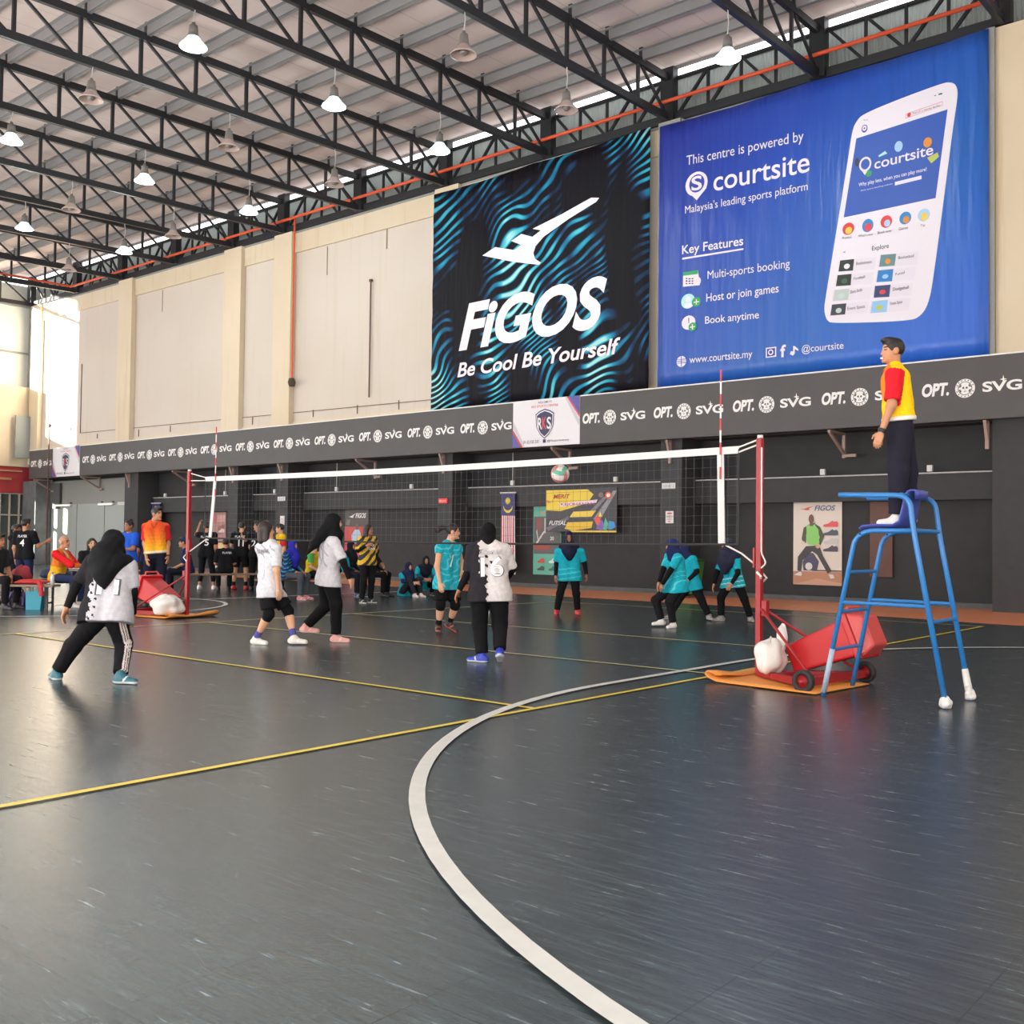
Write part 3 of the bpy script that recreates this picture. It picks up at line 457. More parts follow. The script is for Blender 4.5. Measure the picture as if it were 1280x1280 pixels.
def shield_panel(x0, x1, label):
    t = thing('logo_panel', (x0, FY, 4), label, 'sign', 'white shield panels'); w = x1-x0; y = -.02
    MB().box(0, w, -.012, .09, 0, 1.32).build('board', pw, t)
    for nm, pts, M, lv in (('corner_print', [(0, 0), (.36*w*.45, 0), (0, .52)], redp, 1), ('corner_print', [(0, 0), (.13*w, 0), (0, .44)], vio, 2), ('corner_print', [(w, 1.32), (w-.19*w, 1.32), (w, .72)], redp, 1), ('corner_print', [(w, 1.32), (w-.165*w, 1.32), (w, .8)], vio, 2),
        ('corner_print', [(0, .56), (.03, .74), (.45, .02), (.38, 0)], gl2, .5), ('corner_print', [(w, .66), (w-.03, .5), (w-.5, 1.3), (w-.44, 1.32)], gl2, .5)):
        a = MB(); wpoly(a, pts, y-.002*lv); a.build(nm, M, t)
    cx, cz = w*.49, .62; out = [(-.33, .28), (-.2, .36), (0, .42), (.2, .36), (.33, .28), (.3, -.08), (.16, -.3), (0, -.42), (-.16, -.3), (-.3, -.08)]
    for s, M, lv in ((1, nav, 1), (.92, pw, 2), (.84, nav, 3)):
        a = MB(); wpoly(a, [(cx+p*s, cz+q*s) for p, q in out], y-.002*lv); a.build('shield', M, t)
    for ch, x, M in (('R', -.24, pw), ('K', -.085, redp), ('S', .08, pw)):
        a = MB(); wall_text(a, ch, cx+x, cz-.14, cx+x+.15, .32, y-.009, .02); a.build('lettering', M, t)
    for s, xa, xb, z, h, M in (('WELCOME TO', cx-.24, cx+.24, 1.2, .055, nav), ('RKS SPORTS CENTRE', cx-.48, cx+.46, 1.09, .06, redp), ('01-32 333 333', .4, .95, .1, .08, nav), ('@rkssportscentre', 1.25, 2.0, .11, .055, nav)):
        a = MB(); wall_text(a, s, xa, z, xb, h, y-.002, .004); a.build('lettering', M, t)
    a = MB(); wpoly(a, [(1.1, .09), (1.2, .09), (1.2, .19), (1.1, .19)], y-.002); a.build('icon', nav, t)
shield_panel(-13.86, -11.5, 'white panel with a navy shield below the black and teal banner'); shield_panel(-41.1, -38.65, 'white panel with a navy shield at the far end of the sign board')
bk = mat('bracket_steel', '#a08a80', .6)
BX = [(-43.0, 'at the far corner'), (-38.6, 'below the far shield panel'), (-34.9, 'on the farthest dark column'), (-31.4, 'in the bay beyond the far post'), (-27.6, 'on the column right of the far post'), (-24.7, 'on the column above the yellow shirted man'), (-20.6, 'above the black poster'), (-16.8, 'on the column with the red exit box'), (-12.5, 'below the near shield panel'), (-8.8, 'on the column with white notices'), (-4.5, 'right of the near net post'), (-1.15, 'on the rightmost dark column')]
for x, od in BX:
    t = thing('bracket', (x, 13.25, 3.98), 'brownish steel bracket under the sign board '+od, 'bracket', 'steel brackets under the sign board')
    col = any(a <= x <= b for a, b in ((-35.3, -34.2), (-27.95, -27.3), (-25.05, -24.4), (-17.05, -16.4), (-9.1, -8.4), (-1.2, 1.2)))
    d = .2 if col else .88
    MB().beam((0, -.02, -.04), (0, d, -.04), .06).build('top_arm', bk, t); MB().beam((0, .02, -.06), (0, d, -.52), .06).build('diagonal_arm', bk, t)
    MB().beam((0, d-.03, -.02), (0, d-.03, -.6), .07).build('wall_plate', bk, t)
    if not col: MB().beam((.02, d-.05, -.55), (.3, d-.05, -.55), .07).build('foot_arm', bk, t)
# ================================================================ THINGS ON THE LOWER WALL
PM = {}
def pc(h):
    if h not in PM: PM[h] = mat('print_'+h, '#'+h, .5)
    return PM[h]
def poster(name, label, cat, x0, x1, z0, z1, y, base, shapes, tilt=0):
    """flat printed sheet on the wall; shapes use 0..1 coordinates from the lower left corner"""
    t = thing(name, (x0, y, z0), label, cat); w, h = x1-x0, z1-z0
    MB().add([(0, 0, 0), (w, 0, tilt), (w, 0, h+tilt*.6), (0, 0, h), (0, .012, 0), (w, .012, tilt), (w, .012, h+tilt*.6), (0, .012, h)], [(0, 1, 2, 3), (7, 6, 5, 4), (0, 4, 5, 1), (3, 2, 6, 7), (0, 3, 7, 4), (1, 5, 6, 2)]).build('sheet', pc(base), t)
    for i, s in enumerate(shapes):
        k, nm, c = s[0], s[1], s[2]; a = MB(); yy = -.002-.0012*i
        if k == 'P': wpoly(a, [(u*w, v*h) for u, v in s[3]], yy)
        elif k == 'E': disc(a, s[3]*w, s[4]*h, s[5]*w, s[6]*h, yy)
        elif k == 'R': wpoly(a, [(s[3]*w, s[4]*h), (s[5]*w, s[4]*h), (s[5]*w, s[6]*h), (s[3]*w, s[6]*h)], yy)
        elif k == 'T': wall_text(a, s[3], s[4]*w, s[5]*h, s[6]*w, s[7]*h, yy, s[8] if len(s) > 8 else 0, s[9] if len(s) > 9 else 0)
        a.build(nm, pc(c), t)
    return t
BIRD = [(0, .25), (.3, .33), (.45, .5), (.55, .6), (1, 1), (.7, .55), (.62, .3), (.66, .05), (.5, 0)]
def bird(c, u0, v0, u1, v1): return ('P', 'bird_logo', c, [(u0+(u1-u0)*a, v0+(v1-v0)*b) for a, b in BIRD])
SHOE = [(0, .1), (.02, .35), (.35, .55), (.62, 1), (.72, .8), (.9, .9), (1, .6), (1, .05), (.9, 0), (.1, 0)]
def shoe(c, u0, v0, u1, v1): return ('P', 'shoe_picture', c, [(u0+(u1-u0)*a, v0+(v1-v0)*b) for a, b in SHOE])
WY = 14.375
poster('poster', 'tall cream poster of a goalkeeper in a green shirt, right of the near net post', 'poster', -5.88, -4.66, .38, 2.4, WY, 'd9cfc4', [
 ('R', 'printed_floor', 'b98468', 0, 0, 1, .16), ('P', 'printed_floor', 'c69a80', [(0, .0), (.5, .08), (1, .03), (1, 0)]), ('R', 'printed_bench', '5a4a48', .4, .165, 1, .18),
 bird('cf5748', .14, .89, .44, .945), ('T', 'lettering', '5b6c8a', 'FIGOS', .44, .885, .87, .06, .03, .25),
 ('P', 'bag_picture', '4a4560', [(.22, .17), (.2, .27), (.3, .38), (.42, .38), (.54, .28), (.5, .17)]), ('E', 'ball_picture', 'd8d6d2', .33, .22, .075, .045),
 ('P', 'player_legs', '3d3b3c', [(.27, .46), (.1, .33), (.09, .17), (.17, .15), (.2, .29), (.4, .4), (.5, .36), (.72, .14), (.8, .17), (.62, .35), (.55, .47)]),
 ('P', 'player_shoes', 'd9d2d4', [(.02, .11), (.16, .16), (.19, .13), (.17, .1)]), ('P', 'player_shoes', 'd9d2d4', [(.74, .13), (.83, .13), (.86, .09), (.78, .08)]),
 ('P', 'player_arms', '4a4a38', [(.33, .72), (.22, .68), (.18, .55), (.22, .49), (.27, .5), (.27, .6), (.47, .74)]), ('P', 'player_arms', '4a4a38', [(.45, .73), (.56, .69), (.65, .58), (.57, .47), (.52, .5), (.56, .57), (.5, .64)]),
 ('P', 'player_shirt', '86c866', [(.28, .7), (.36, .72), (.46, .71), (.53, .66), (.55, .5), (.5, .47), (.32, .48), (.28, .54)]), ('E', 'player_head', '6e4a3e', .38, .785, .055, .055), ('R', 'player_head', '6e4a3e', .35, .7, .42, .76), ('E', 'player_hand', 'd7c5bb', .21, .5, .04, .02), ('E', 'player_hand', 'd7a08e', .52, .46, .045, .025),
 shoe('d9505a', .63, .69, .93, .765), shoe('46505f', .63, .59, .93, .665), shoe('c3c0c0', .63, .49, .93, .565), shoe('4b4455', .63, .4, .93, .475)])
t = thing('wooden_panel', (-3.98, 14.34, .62), 'plain reddish brown upright board behind the blue umpire chair', 'board')
MB().box(0, .53, 0, .03, 0, 1.74).build('board', mat('brown_board', '#5f3f35', .6, noise=.1, scale=4), t, bevel=.008)
poster('banner', 'wide yellow and black event banner with sports figures on the dark wall', 'banner', -13.36, -10.9, 1.62, 2.82, 14.12, '3a3940', [
 ('P', 'yellow_print', 'e3c63d', [(0, .52), (.22, .5), (.6, .68), (.68, .88), (.6, 1), (0, 1)]), ('P', 'grey_streak', '77757c', [(.55, .35), (.82, .82), (.88, .82), (.62, .35)]), ('P', 'grey_streak', '8b898f', [(.68, .3), (.95, .95), (1, .95), (.78, .3)]), ('P', 'grey_streak', '6b6a72', [(0, .1), (.33, .38), (.33, .3), (.04, .02)]),
 ('T', 'lettering', 'a5412f', 'MERIT', .11, .8, .35, .1, .03, .2), ('T', 'lettering', 'c8442f', 'No. 1', .01, .7, .1, .07, .02, .2), ('P', 'pink_strip', 'e8cdd8', [(.2, .6), (.72, .68), (.74, .76), (.2, .68)]), ('T', 'lettering', '8e4a7b', 'KEJOHANAN', .22, .63, .7, .06, .02),
 ('P', 'yellow_plate', 'e0c04a', [(.35, .35), (.4, .48), (.72, .5), (.66, .36)]), ('P', 'yellow_plate', 'd9b52f', [(.28, .08), (.32, .23), (.68, .25), (.66, .1), (.4, .04)]), ('R', 'yellow_border', 'd9bf3f', .34, 0, 1, .04), ('T', 'lettering', 'd8d7dc', 'FUTSAL', .05, .17, .3, .1, .02, .3),
 ('P', 'figure_print', 'd8574a', [(.7, .28), (.75, .42), (.78, .3), (.82, .1), (.76, .08)]), ('P', 'figure_print', '7a58b0', [(.72, .08), (.8, .3), (.86, .12), (.8, .04)]), ('P', 'figure_print', '4fae8c', [(.82, .06), (.85, .34), (.89, .2), (.87, .05)]), ('P', 'figure_print', '3b8fd0', [(.88, .08), (.9, .26), (.97, .24), (.99, .12), (.93, .06)]), ('P', 'figure_print', 'e0d24a', [(.76, .36), (.78, .48), (.81, .36)]),
 ('E', 'crest', 'd8503f', .89, .85, .045, .08), ('E', 'crest', 'e8d9c8', .89, .85, .025, .045), ('E', 'crest', '7e6a62', .79, .86, .035, .06)], tilt=.06)
poster('poster', 'teal poster with small shoe pictures, partly behind the yellow event banner', 'poster', -14.02, -13.0, .38, 2.4, WY, '5fae9b', [
 bird('c98a68', .22, .87, .5, .94), ('R', 'court_picture', '5b5a5c', .02, .3, .98, .84), ('P', 'court_picture', '8c4a44', [(.12, .66), (.3, .62), (.3, .8), (.12, .82)]), ('P', 'court_picture', 'b9b8b6', [(.4, .6), (.45, .6), (.45, .82), (.4, .82)]), ('P', 'court_picture', 'c5c3c0', [(.1, .46), (.16, .45), (.42, .62), (.38, .63)]), ('P', 'court_picture', 'a9a7a6', [(.1, .62), (.16, .5), (.2, .5), (.14, .66)]), ('R', 'red_strip', '9a4238', .02, .36, .62, .42), ('T', 'lettering', 'd9dad6', '20', .62, .5, .75, .05, .02),
 shoe('c2503f', .16, .17, .42, .245), shoe('3a4a4e', .16, .06, .42, .13), shoe('cfd9d5', .58, .17, .84, .245), shoe('3f6660', .58, .06, .84, .13)])
poster('poster', 'black and red poster with a white bird logo behind the striped shirt', 'poster', -22.4, -21.2, .62, 2.38, WY, '4b4545', [
 ('R', 'red_print', 'b8423f', 0, .32, 1, .66), ('R', 'pink_print', 'b8305a', 0, 0, 1, .3), bird('e0dadb', .16, .83, .48, .92), ('T', 'lettering', 'e0dadb', 'FIGOS', .46, .83, .9, .09, .03, .25), ('P', 'player_shirt', 'a9bfd6', [(.32, .34), (.3, .5), (.45, .6), (.62, .6), (.72, .48), (.7, .34)]), ('E', 'player_head', '6d4d42', .53, .66, .07, .06), ('P', 'grey_print', '6f6a6a', [(.05, .7), (.2, .68), (.25, .8), (.1, .8)]), shoe('d9d2d4', .1, .1, .5, .22)])
poster('poster', 'faded pink poster behind the left net band', 'poster', -30.4, -29.4, 1.2, 2.34, WY, 'a57d78', [
 ('R', 'pink_print', 'b5605a', .05, .6, .4, .95), ('P', 'pink_print', '8f5a58', [(.4, .2), (.9, .3), (.95, .6), (.5, .5)]), shoe('d3c3c0', .5, .3, .92, .45), ('R', 'pink_print', 'c39a94', .45, .68, .95, .9)])
poster('poster', 'pink and white poster low on the wall under the faded pink one', 'poster', -30.4, -29.2, .15, 1.15, WY, 'd9cdd3', [
 ('R', 'red_print', 'c63a55', 0, .5, .45, 1), ('R', 'yellow_print', 'cdbf72', .5, .55, .8, 1), ('E', 'white_ring', 'e8e0e2', .2, .72, .14, .16), ('E', 'red_dot', 'c63a55', .2, .72, .08, .09), ('R', 'violet_print', '8c7aa0', .05, .38, .5, .48), ('T', 'lettering', 'a88fb0', '0123', .1, .1, .8, .12)])
poster('notice', 'small white notice with red print on the column with white labels', 'notice', -8.93, -8.7, 1.85, 2.16, 13.435, 'd9d3d2', [('R', 'red_print', 'b9605c', .2, .75, .8, .88), ('R', 'print_lines', '9c8f8d', .15, .3, .85, .36), ('R', 'print_lines', '9c8f8d', .15, .45, .85, .5), ('R', 'print_lines', '9c8f8d', .15, .58, .85, .63), ('R', 'red_print', 'b9605c', .3, .12, .7, .18)])
poster('name_plate', 'small white label plate high on the column above the white notice', 'sign', -9.05, -8.65, 2.73, 2.88, 13.435, 'cfcfd0', [('T', 'lettering', '8a8a8d', 'COURT 2', .1, .3, .9, .4, .02)])
poster('name_plate', 'small white label plate high on the column near the yellow shirted man', 'sign', -24.94, -24.52, 2.67, 2.82, 13.435, 'cfcfd0', [('T', 'lettering', '8a8a8d', 'COURT 3', .1, .3, .9, .4, .02)])
poster('notice', 'narrow white notice on the column near the yellow shirted man', 'notice', -24.78, -24.54, 1.82, 2.14, 13.435, 'd9d6d5', [('R', 'print_lines', 'a9a2a0', .2, .3, .8, .4), ('R', 'print_lines', 'a9a2a0', .2, .6, .8, .7)])
t = thing('exit_box', (-16.98, 13.39, 2.47), 'small red box sign on the dark column left of the flag', 'sign')
MB().box(0, .37, 0, .055, 0, .15).build('box', mat('red_box', '#c2272c', .4, emit='#c2272c', es=.5), t, bevel=.01)
a = MB(); wall_text(a, 'KELUAR', .05, .045, .32, .06, -.003, .02); a.build('lettering', pc('e8b0a8'), t)
FLB, FLY, FLR, FLW = pc('2b2a63'), pc('d8c03f'), pc('b0283a'), pc('d9d3d6')
def flag(x, z, w, h, y, label):
    t = thing('flag', (x, y, z), label, 'flag', 'hanging striped flags'); bh = h*.29
    MB().tube([(-.05, 0, 0), (w+.05, 0, 0)], .02, 8).build('rod', FLW, t)
    def wav(u, zz): return .03*math.sin(u*7)*(-zz/h)
    def strip(nm, u0, u1, za, zbm, M, dy=0):
        n = 8; mb = MB(); vs = []
        for k in range(n+1):
            zz = za+(zbm-za)*k/n
            for u in (u0, u1):
                sk = .06*(-zz/h)**2
                vs.append((u*w+sk*(u-.3), wav(u, zz)+dy, zz*(1+.06*(u-.5)*(-zz/h))))
        mb.add(vs, [(2*k, 2*k+2, 2*k+3, 2*k+1) for k in range(n)]); o = mb.build(nm, M, t); s = o.modifiers.new('thick', 'SOLIDIFY'); s.thickness = .004
    strip('canton', 0, 1, -.02, -bh, FLB)
    for k in range(14): strip('stripe', k/14, (k+1)/14, -bh, -h, FLR if k % 2 == 0 else FLW)
    a = MB(); n = 24
    o = [(w*.52+w*.34*math.cos(s), -.012, -bh*.62+w*.34*math.sin(s)) for s in np.linspace(math.pi*1.0, math.pi*2.0, n)]; i = [(w*.52+w*.32*math.cos(s), -.012, -bh*.56+w*.27*math.sin(s)) for s in np.linspace(math.pi*1.0, math.pi*2.0, n)]
    a.add(o+i, [(k, k+1, n+k+1, n+k) for k in range(n-1)]); a.build('crescent', FLY, t)
    a = MB(); a.poly([(w*.5+w*(.22 if k % 2 else .14)*math.cos(k*math.pi/14), -.012, -bh*.36+w*(.22 if k % 2 else .14)*math.sin(k*math.pi/14)) for k in range(28)]); a.build('star', FLY, t)
flag(-15.0, 2.78, .52, 2.35, 14.05, 'tall hanging red and white striped flag with blue top beside the teal poster')
flag(-34.1, 2.74, .62, 2.2, 14.0, 'hanging flag with blue top behind the head of the orange shirted official')
cw = mat('conduit_white', '#c2c2c2', .5); bx = mat('socket_white', '#d2d2d0', .5)
def conduit(x0, x1, label, boxes=(), drops=()):
    t = thing('conduit', (x0, 14.12, 2.97), label, 'conduit', 'white conduits on the dark wall'); MB().tube([(0, 0, 0), (x1-x0, 0, -.005)], .018, 6).build('pipe', cw, t)
    for b in boxes: MB().box(b-x0-.06, b-x0+.06, -.05, .03, .03, .17).build('socket_box', bx, t, bevel=.01)
    for b in drops: MB().tube([(b-x0, 0, .16), (b-x0, 0, 1.0)], .012, 6).build('drop_pipe', cw, t)
conduit(-8.45, -1.1, 'white conduit behind the umpire chair and the near net post', (-5.02, -2.54))
conduit(-16.4, -9.12, 'white conduit above the yellow event banner', (-14.63, -10.94), (-14.63,))
conduit(-24.3, -17.1, 'white conduit above the black and red poster', (-22.57, -18.88), (-22.57,))
conduit(-27.3, -25.1, 'short white conduit in the narrow bay', (-26,))
conduit(-34.2, -28, 'white conduit behind the far net post', (-33.29, -29.1), (-29.1,))
t = thing('down_pipe', (-7.66, 14.08, 1.1), 'dark down pipe on the wall left of the near net post', 'pipe'); MB().tube([(0, 0, 0), (0, 0, 2.85)], .055, 10).build('pipe', mat('dark_pipe', '#4b4c50', .5), t, True)
for x, z, lab in ((-16.85, 2.04, 'small white wall bracket right of the red exit box'), (-8.7, 2.05, 'small white wall hook right of the white notice')):
    t = thing('wall_hook', (x, 14.3, z), lab, 'hook'); MB().box(-.1, .1, -.06, .075, -.03, .03).box(-.03, .03, -.1, 0, .03, .14).build('hook', bx, t, bevel=.01); MB().box(-.08, .1, -.05, .07, -.12, -.04).build('base', steel, t)
for x0, x1, lab in ((-42.5, -41.0, 'white strip lamp on the grey doors nearer the far corner'), (-38.5, -37.25, 'white strip lamp on the grey doors nearer the dark column')):
    t = thing('strip_lamp', (x0, 13.98, 2.72), lab, 'lamp'); MB().box(0, x1-x0, .02, .14, 0, .1).build('housing', bx, t, bevel=.01); MB().tube([(.05, 0, .02), (x1-x0-.05, 0, .02)], .03, 8).build('tube', mat('tube_white', '#f0f0ec', .3, emit='#fffdf5', es=.6), t)
    for xx in (.15, x1-x0-.15): MB().box(xx-.02, xx+.02, .08, .18, .1, .16).build('mount', steel, t)
t = thing('exit_box', (-36.85, 14.0, 2.7), 'small white box right of the strip lamps on the grey wall', 'sign'); MB().box(0, .6, 0, .12, 0, .14).build('box', bx, t, bevel=.01)
t = thing('wall_panel', (-42.6, 14.05, 2.6), 'dark grey board hanging in the far corner under the sign board', 'board'); MB().box(-.45, .45, 0, .07, 0, 1.2).build('board', dgr, t, bevel=.01)
t = thing('wheelie_bin', (-8.05, 13.1, 0), 'green wheelie bin against the dark wall behind the teal players', 'bin')
gm = mat('bin_green', '#3f7a35', .45); MB().add([(-.22, -.25, .1), (.22, -.25, .1), (.22, .22, .1), (-.22, .22, .1), (-.28, -.32, .9), (.28, -.32, .9), (.28, .3, .9), (-.28, .3, .9)], [(3, 2, 1, 0), (4, 5, 6, 7), (0, 1, 5, 4), (1, 2, 6, 5), (2, 3, 7, 6), (3, 0, 4, 7)]).build('body', gm, t, bevel=.02)
MB().box(-.3, .3, -.35, .34, .9, .96).build('lid', mat('bin_lid', '#2c5427', .5), t, bevel=.02)
for s in (-1, 1): MB().tube([(s*.2, .2, .1), (s*.26, .2, .1)], .1, 14).build('wheel', steel, t)
# ================================================================ NET, POSTS, CARTS
PR, PL = Vector((.4, .07, 0)), Vector((-10.1, .33, 0)); ND = (PR-PL).normalized()
def NP(x, z): s = (x-PL.x)/(PR.x-PL.x); return Vector((x, PL.y+(PR.y-PL.y)*s, z))
red = mat('red_paint', '#961820', .42, noise=.08, scale=6); tape = mat('net_tape', '#cbcbca', .6); ropeb = mat('black_rope', '#2a2b2e', .7); ropew = mat('white_rope', '#d9d3cf', .7); netm = mat('net_cord', '#55565a', .7)
net = thing('volleyball_net', (0, 0, 0), 'black volleyball net with white top tape strung between the red posts', 'net')
XA, XB = -9.62, .16
def ztop(x): return 2.33-.03*math.sin(math.pi*(x-XA)/(XB-XA))
def zbot(x): return 1.33-.03*math.sin(math.pi*(x-XA)/(XB-XA))
xs = np.linspace(XA, XB, 24); mb = MB()
for a, b in zip(xs[:-1], xs[1:]):
    p, q = NP(a, ztop(a)-.035), NP(b, ztop(b)-.035); mb.beam(p, q, .012, .075)
mb.build('top_tape', tape, net)
MB().tube([NP(a, zbot(a)) for a in xs], .014, 6).build('bottom_rope', ropeb, net)
mb = MB()
for k in range(98):
    x = XA+.02+k*(XB-XA-.04)/97; mb.tube([NP(x, zbot(x)), NP(x, ztop(x)-.07)], .0016, 3, cap=False)
for k in range(1, 10): mb.tube([NP(a, zbot(a)+k*.1*(ztop(a)-zbot(a)-.07)/.93) for a in xs], .0016, 3, cap=False)
mb.build('mesh', netm, net)
for x, lean in ((-.05, .02), (-9.33, -.12)):
    p, q = NP(x-.0, 2.3), NP(x+lean, 1.33); MB().beam(p, q, .075, .014, up=(0, 1, 0)).build('side_band', tape, net)
for pts, M in (([NP(XB, 2.32), NP(.36, 2.38)], ropew), ([NP(XB, 2.27), NP(.36, 2.33)], ropew), ([NP(.0, 1.33), NP(.2, 1.24), NP(.37, 1.12)], ropew), ([NP(XA, 2.32), NP(-10.05, 2.4)], ropew), ([NP(XA, 2.27), NP(-10.05, 2.28)], ropew), ([NP(XA+.1, 1.33), NP(-10.05, 1.1)], ropew), ([NP(XB, 1.33), NP(XB, 2.3)], ropeb), ([NP(XA, 1.33), NP(XA, 2.3)], ropeb)):
    MB().tube(pts, .009, 6).build('tie_rope', M, net)
for x, lab, b in ((-.04, 'red and white antenna rod on the net near the umpire', 3.13), (-9.3, 'red and white antenna rod at the far end of the net', 3.13)):
    t = thing('antenna', NP(x, 2.0)+Vector((0, -.02, 0)), lab, 'antenna'); n = 9
    for k in range(n): MB().tube([(0, 0, k*(b-2)/n), (0, 0, (k+1)*(b-2)/n)], .009, 6).build('rod_segment', pc('c8383a') if k % 2 == 0 else pc('e8e2e0'), t)
def net_post(P, rz, label, h):
    t = thing('net_post', P, label, 'net post', rz=rz)   # local +x points away from the net
    MB().box(-.029, .029, -.029, .029, .0, h).build('post', red, t, bevel=.006); MB().tube([(0, 0, h), (0, 0, h+.03)], .03, 10).build('cap', tape, t)
    MB().box(.04, .1, -.03, .03, .62, .78).build('winch', red, t, bevel=.008); MB().box(-.06, -.04, -.03, .03, 1.1, 1.3).build('hook_plate', red, t)
    MB().tube([(.0, .045, 1.05), (.05, .05, 1.0), (-.02, .05, .94), (.045, -.045, 1.02), (.0, -.05, 1.06)], .012, 6).build('rope_knot', ropew, t); MB().tube(arc_pts([(.045, -.04, 2.3), (.05, -.045, 1.25), (.11, -.05, 1.15), (.05, -.045, 1.1)], .03), .008, 6).build('rope', ropew, t)
    for s in (-1, 1):
        MB().beam((.02, s*.02, .06), (.84, s*.5, .08), .07, .06).build('frame_bar', red, t)
        MB().tube([(.03, s*.02, .7), (.84, s*.42, .13)], .014, 8).build('brace', red, t)
        w = MB().lathe([(.06, -.03), (.1, -.03), (.105, -.015), (.105, .015), (.1, .03), (.06, .03), (.06, -.03)], 24).build('tyre', mat('tyre_rubber', '#242424', .7), t, True); w.location = (.84, s*.56, .105); w.rotation_euler = (math.pi/2, 0, 0)
        MB().lathe([(0, -.02), (.06, -.02), (.06, .02), (.02, .025), (.02, .05), (0, .05)], 20).build('hub', red, w, True)
    MB().box(.28, .36, -.22, .22, .05, .09).build('cross_bar', red, t); MB().box(.8, .88, -.5, .5, .06, .13).build('axle', red, t)
    return t
net_post(PR, -.12, 'near red net post with white ropes beside the blue umpire chair', 2.4); net_post(PL, math.pi+.1, 'far red net post beside the orange shirted official', 2.44)
rb = mat('bin_red', '#b8181f', .35); rb2 = mat('bin_rim_red', '#cf4a48', .4)
def red_bin(P, rz, label, s=1, tilt=0):
    t = thing('red_bin', P, label, 'bin', rz=rz)
    ax = Vector((1, 0, .42)).normalized(); up = Vector((-.42, 0, 1)).normalized(); O = Vector((0, 0, .16))
    def pt(a, u, w): q = (O+ax*a+up*u)*s; return (q.x, w*s, q.z)
    def prism(a0, a1, d0, d1, e0, e1): return [pt(a, u, w) for a, d, e in ((a0, d0, e0), (a1, d1, e1)) for u in (-d, d) for w in (-e, e)]
    F = [(0, 1, 3, 2), (4, 6, 7, 5), (0, 4, 5, 1), (2, 3, 7, 6), (0, 2, 6, 4), (1, 5, 7, 3)]
    MB().add(prism(0, .62, .12, .165, .13, .17), F).build('body', rb, t, bevel=.02); MB().add(prism(.6, .66, .2, .2, .2, .2), F).build('rim', rb, t, bevel=.015); MB().add(prism(.66, .78, .19, .13, .19, .14), F).build('lid', rb2, t, bevel=.02)
    MB().tube([pt(.62, .2, -.13), pt(.66, .24, -.1), pt(.66, .24, .1), pt(.62, .2, .13)], .014*s, 8).build('handle', rb2, t)
red_bin((.68, .31, .02), -.03, 'bright red plastic bin tipped over on the near net post cart', 1.13); red_bin((-10.5, .32, .02), math.pi+.12, 'red plastic bin tipped over on the far net post cart', 1.12)
def lumpy(name, M, parent, c, r, seed=0, n=20):
    rr = random.Random(seed); ph = [rr.uniform(0, 6) for _ in range(6)]; mb = MB(); vs = []
    for i in range(n+1):
        th = math.pi*i/n
        for k in range(n*2):
            f = math.pi*k/n; q = 1+.09*math.sin(3*f+ph[0]+2*th)+.07*math.sin(5*th+ph[1]+f)+.05*math.sin(7*f+ph[2])*math.sin(th)
            vs.append((c[0]+r[0]*q*math.sin(th)*math.cos(f), c[1]+r[1]*q*math.sin(th)*math.sin(f), max(c[2]+r[2]*q*math.cos(th), .005)))
    mb.add(vs, [(i*2*n+k, (i+1)*2*n+k, (i+1)*2*n+(k+1) % (2*n), i*2*n+(k+1) % (2*n)) for i in range(n) for k in range(2*n)])
    return mb.build(name, M, parent, True)
sk = mat('sack_white', '#dbd8d3', .55, bump=.5, bscale=14)
t = thing('sandbag', (.56, -.02, .07), 'crumpled white sack stuffed between the near post and the red bin', 'sack'); lumpy('sack', sk, t, (.02, -.02, .16), (.14, .2, .18), 1); lumpy('sack_neck', sk, t, (.1, .06, .35), (.05, .05, .13), 2)
t = thing('sandbag', (-10.3, .24, .05), 'round white sack at the foot of the far net post', 'sack'); lumpy('sack', sk, t, (0, -.16, .15), (.32, .24, .17), 3)
om = mat('orange_mat', '#d98d3f', .6, noise=.06)
def mat_sheet(P, rz, label, W):
    t = thing('foam_mat', P, label, 'mat', rz=rz); mb = MB()
    prof = [(.95, .012), (.3, .012), (.05, .012), (-.1, .016), (-.2, .045), (-.235, .085), (-.2, .115), (-.14, .105), (-.1, .08)]; n = len(prof)
    vs = [(x, -W/2+W*j/6, z*(.75+.25*math.cos(j*.9))if z > .02 else z) for x, z in prof for j in range(7)]
    mb.add(vs, [(i*7+j, i*7+j+1, (i+1)*7+j+1, (i+1)*7+j) for i in range(n-1) for j in range(6)]); o = mb.build('mat', om, t, True); s = o.modifiers.new('thick', 'SOLIDIFY'); s.thickness = .012; s.offset = 1
mat_sheet((.42, -.08, 0), -.1, 'orange foam mat curled up under the near net post cart', 1.0); mat_sheet((-10.15, .35, 0), math.pi+.1, 'orange foam mat curled up under the far net post cart', 1.0)
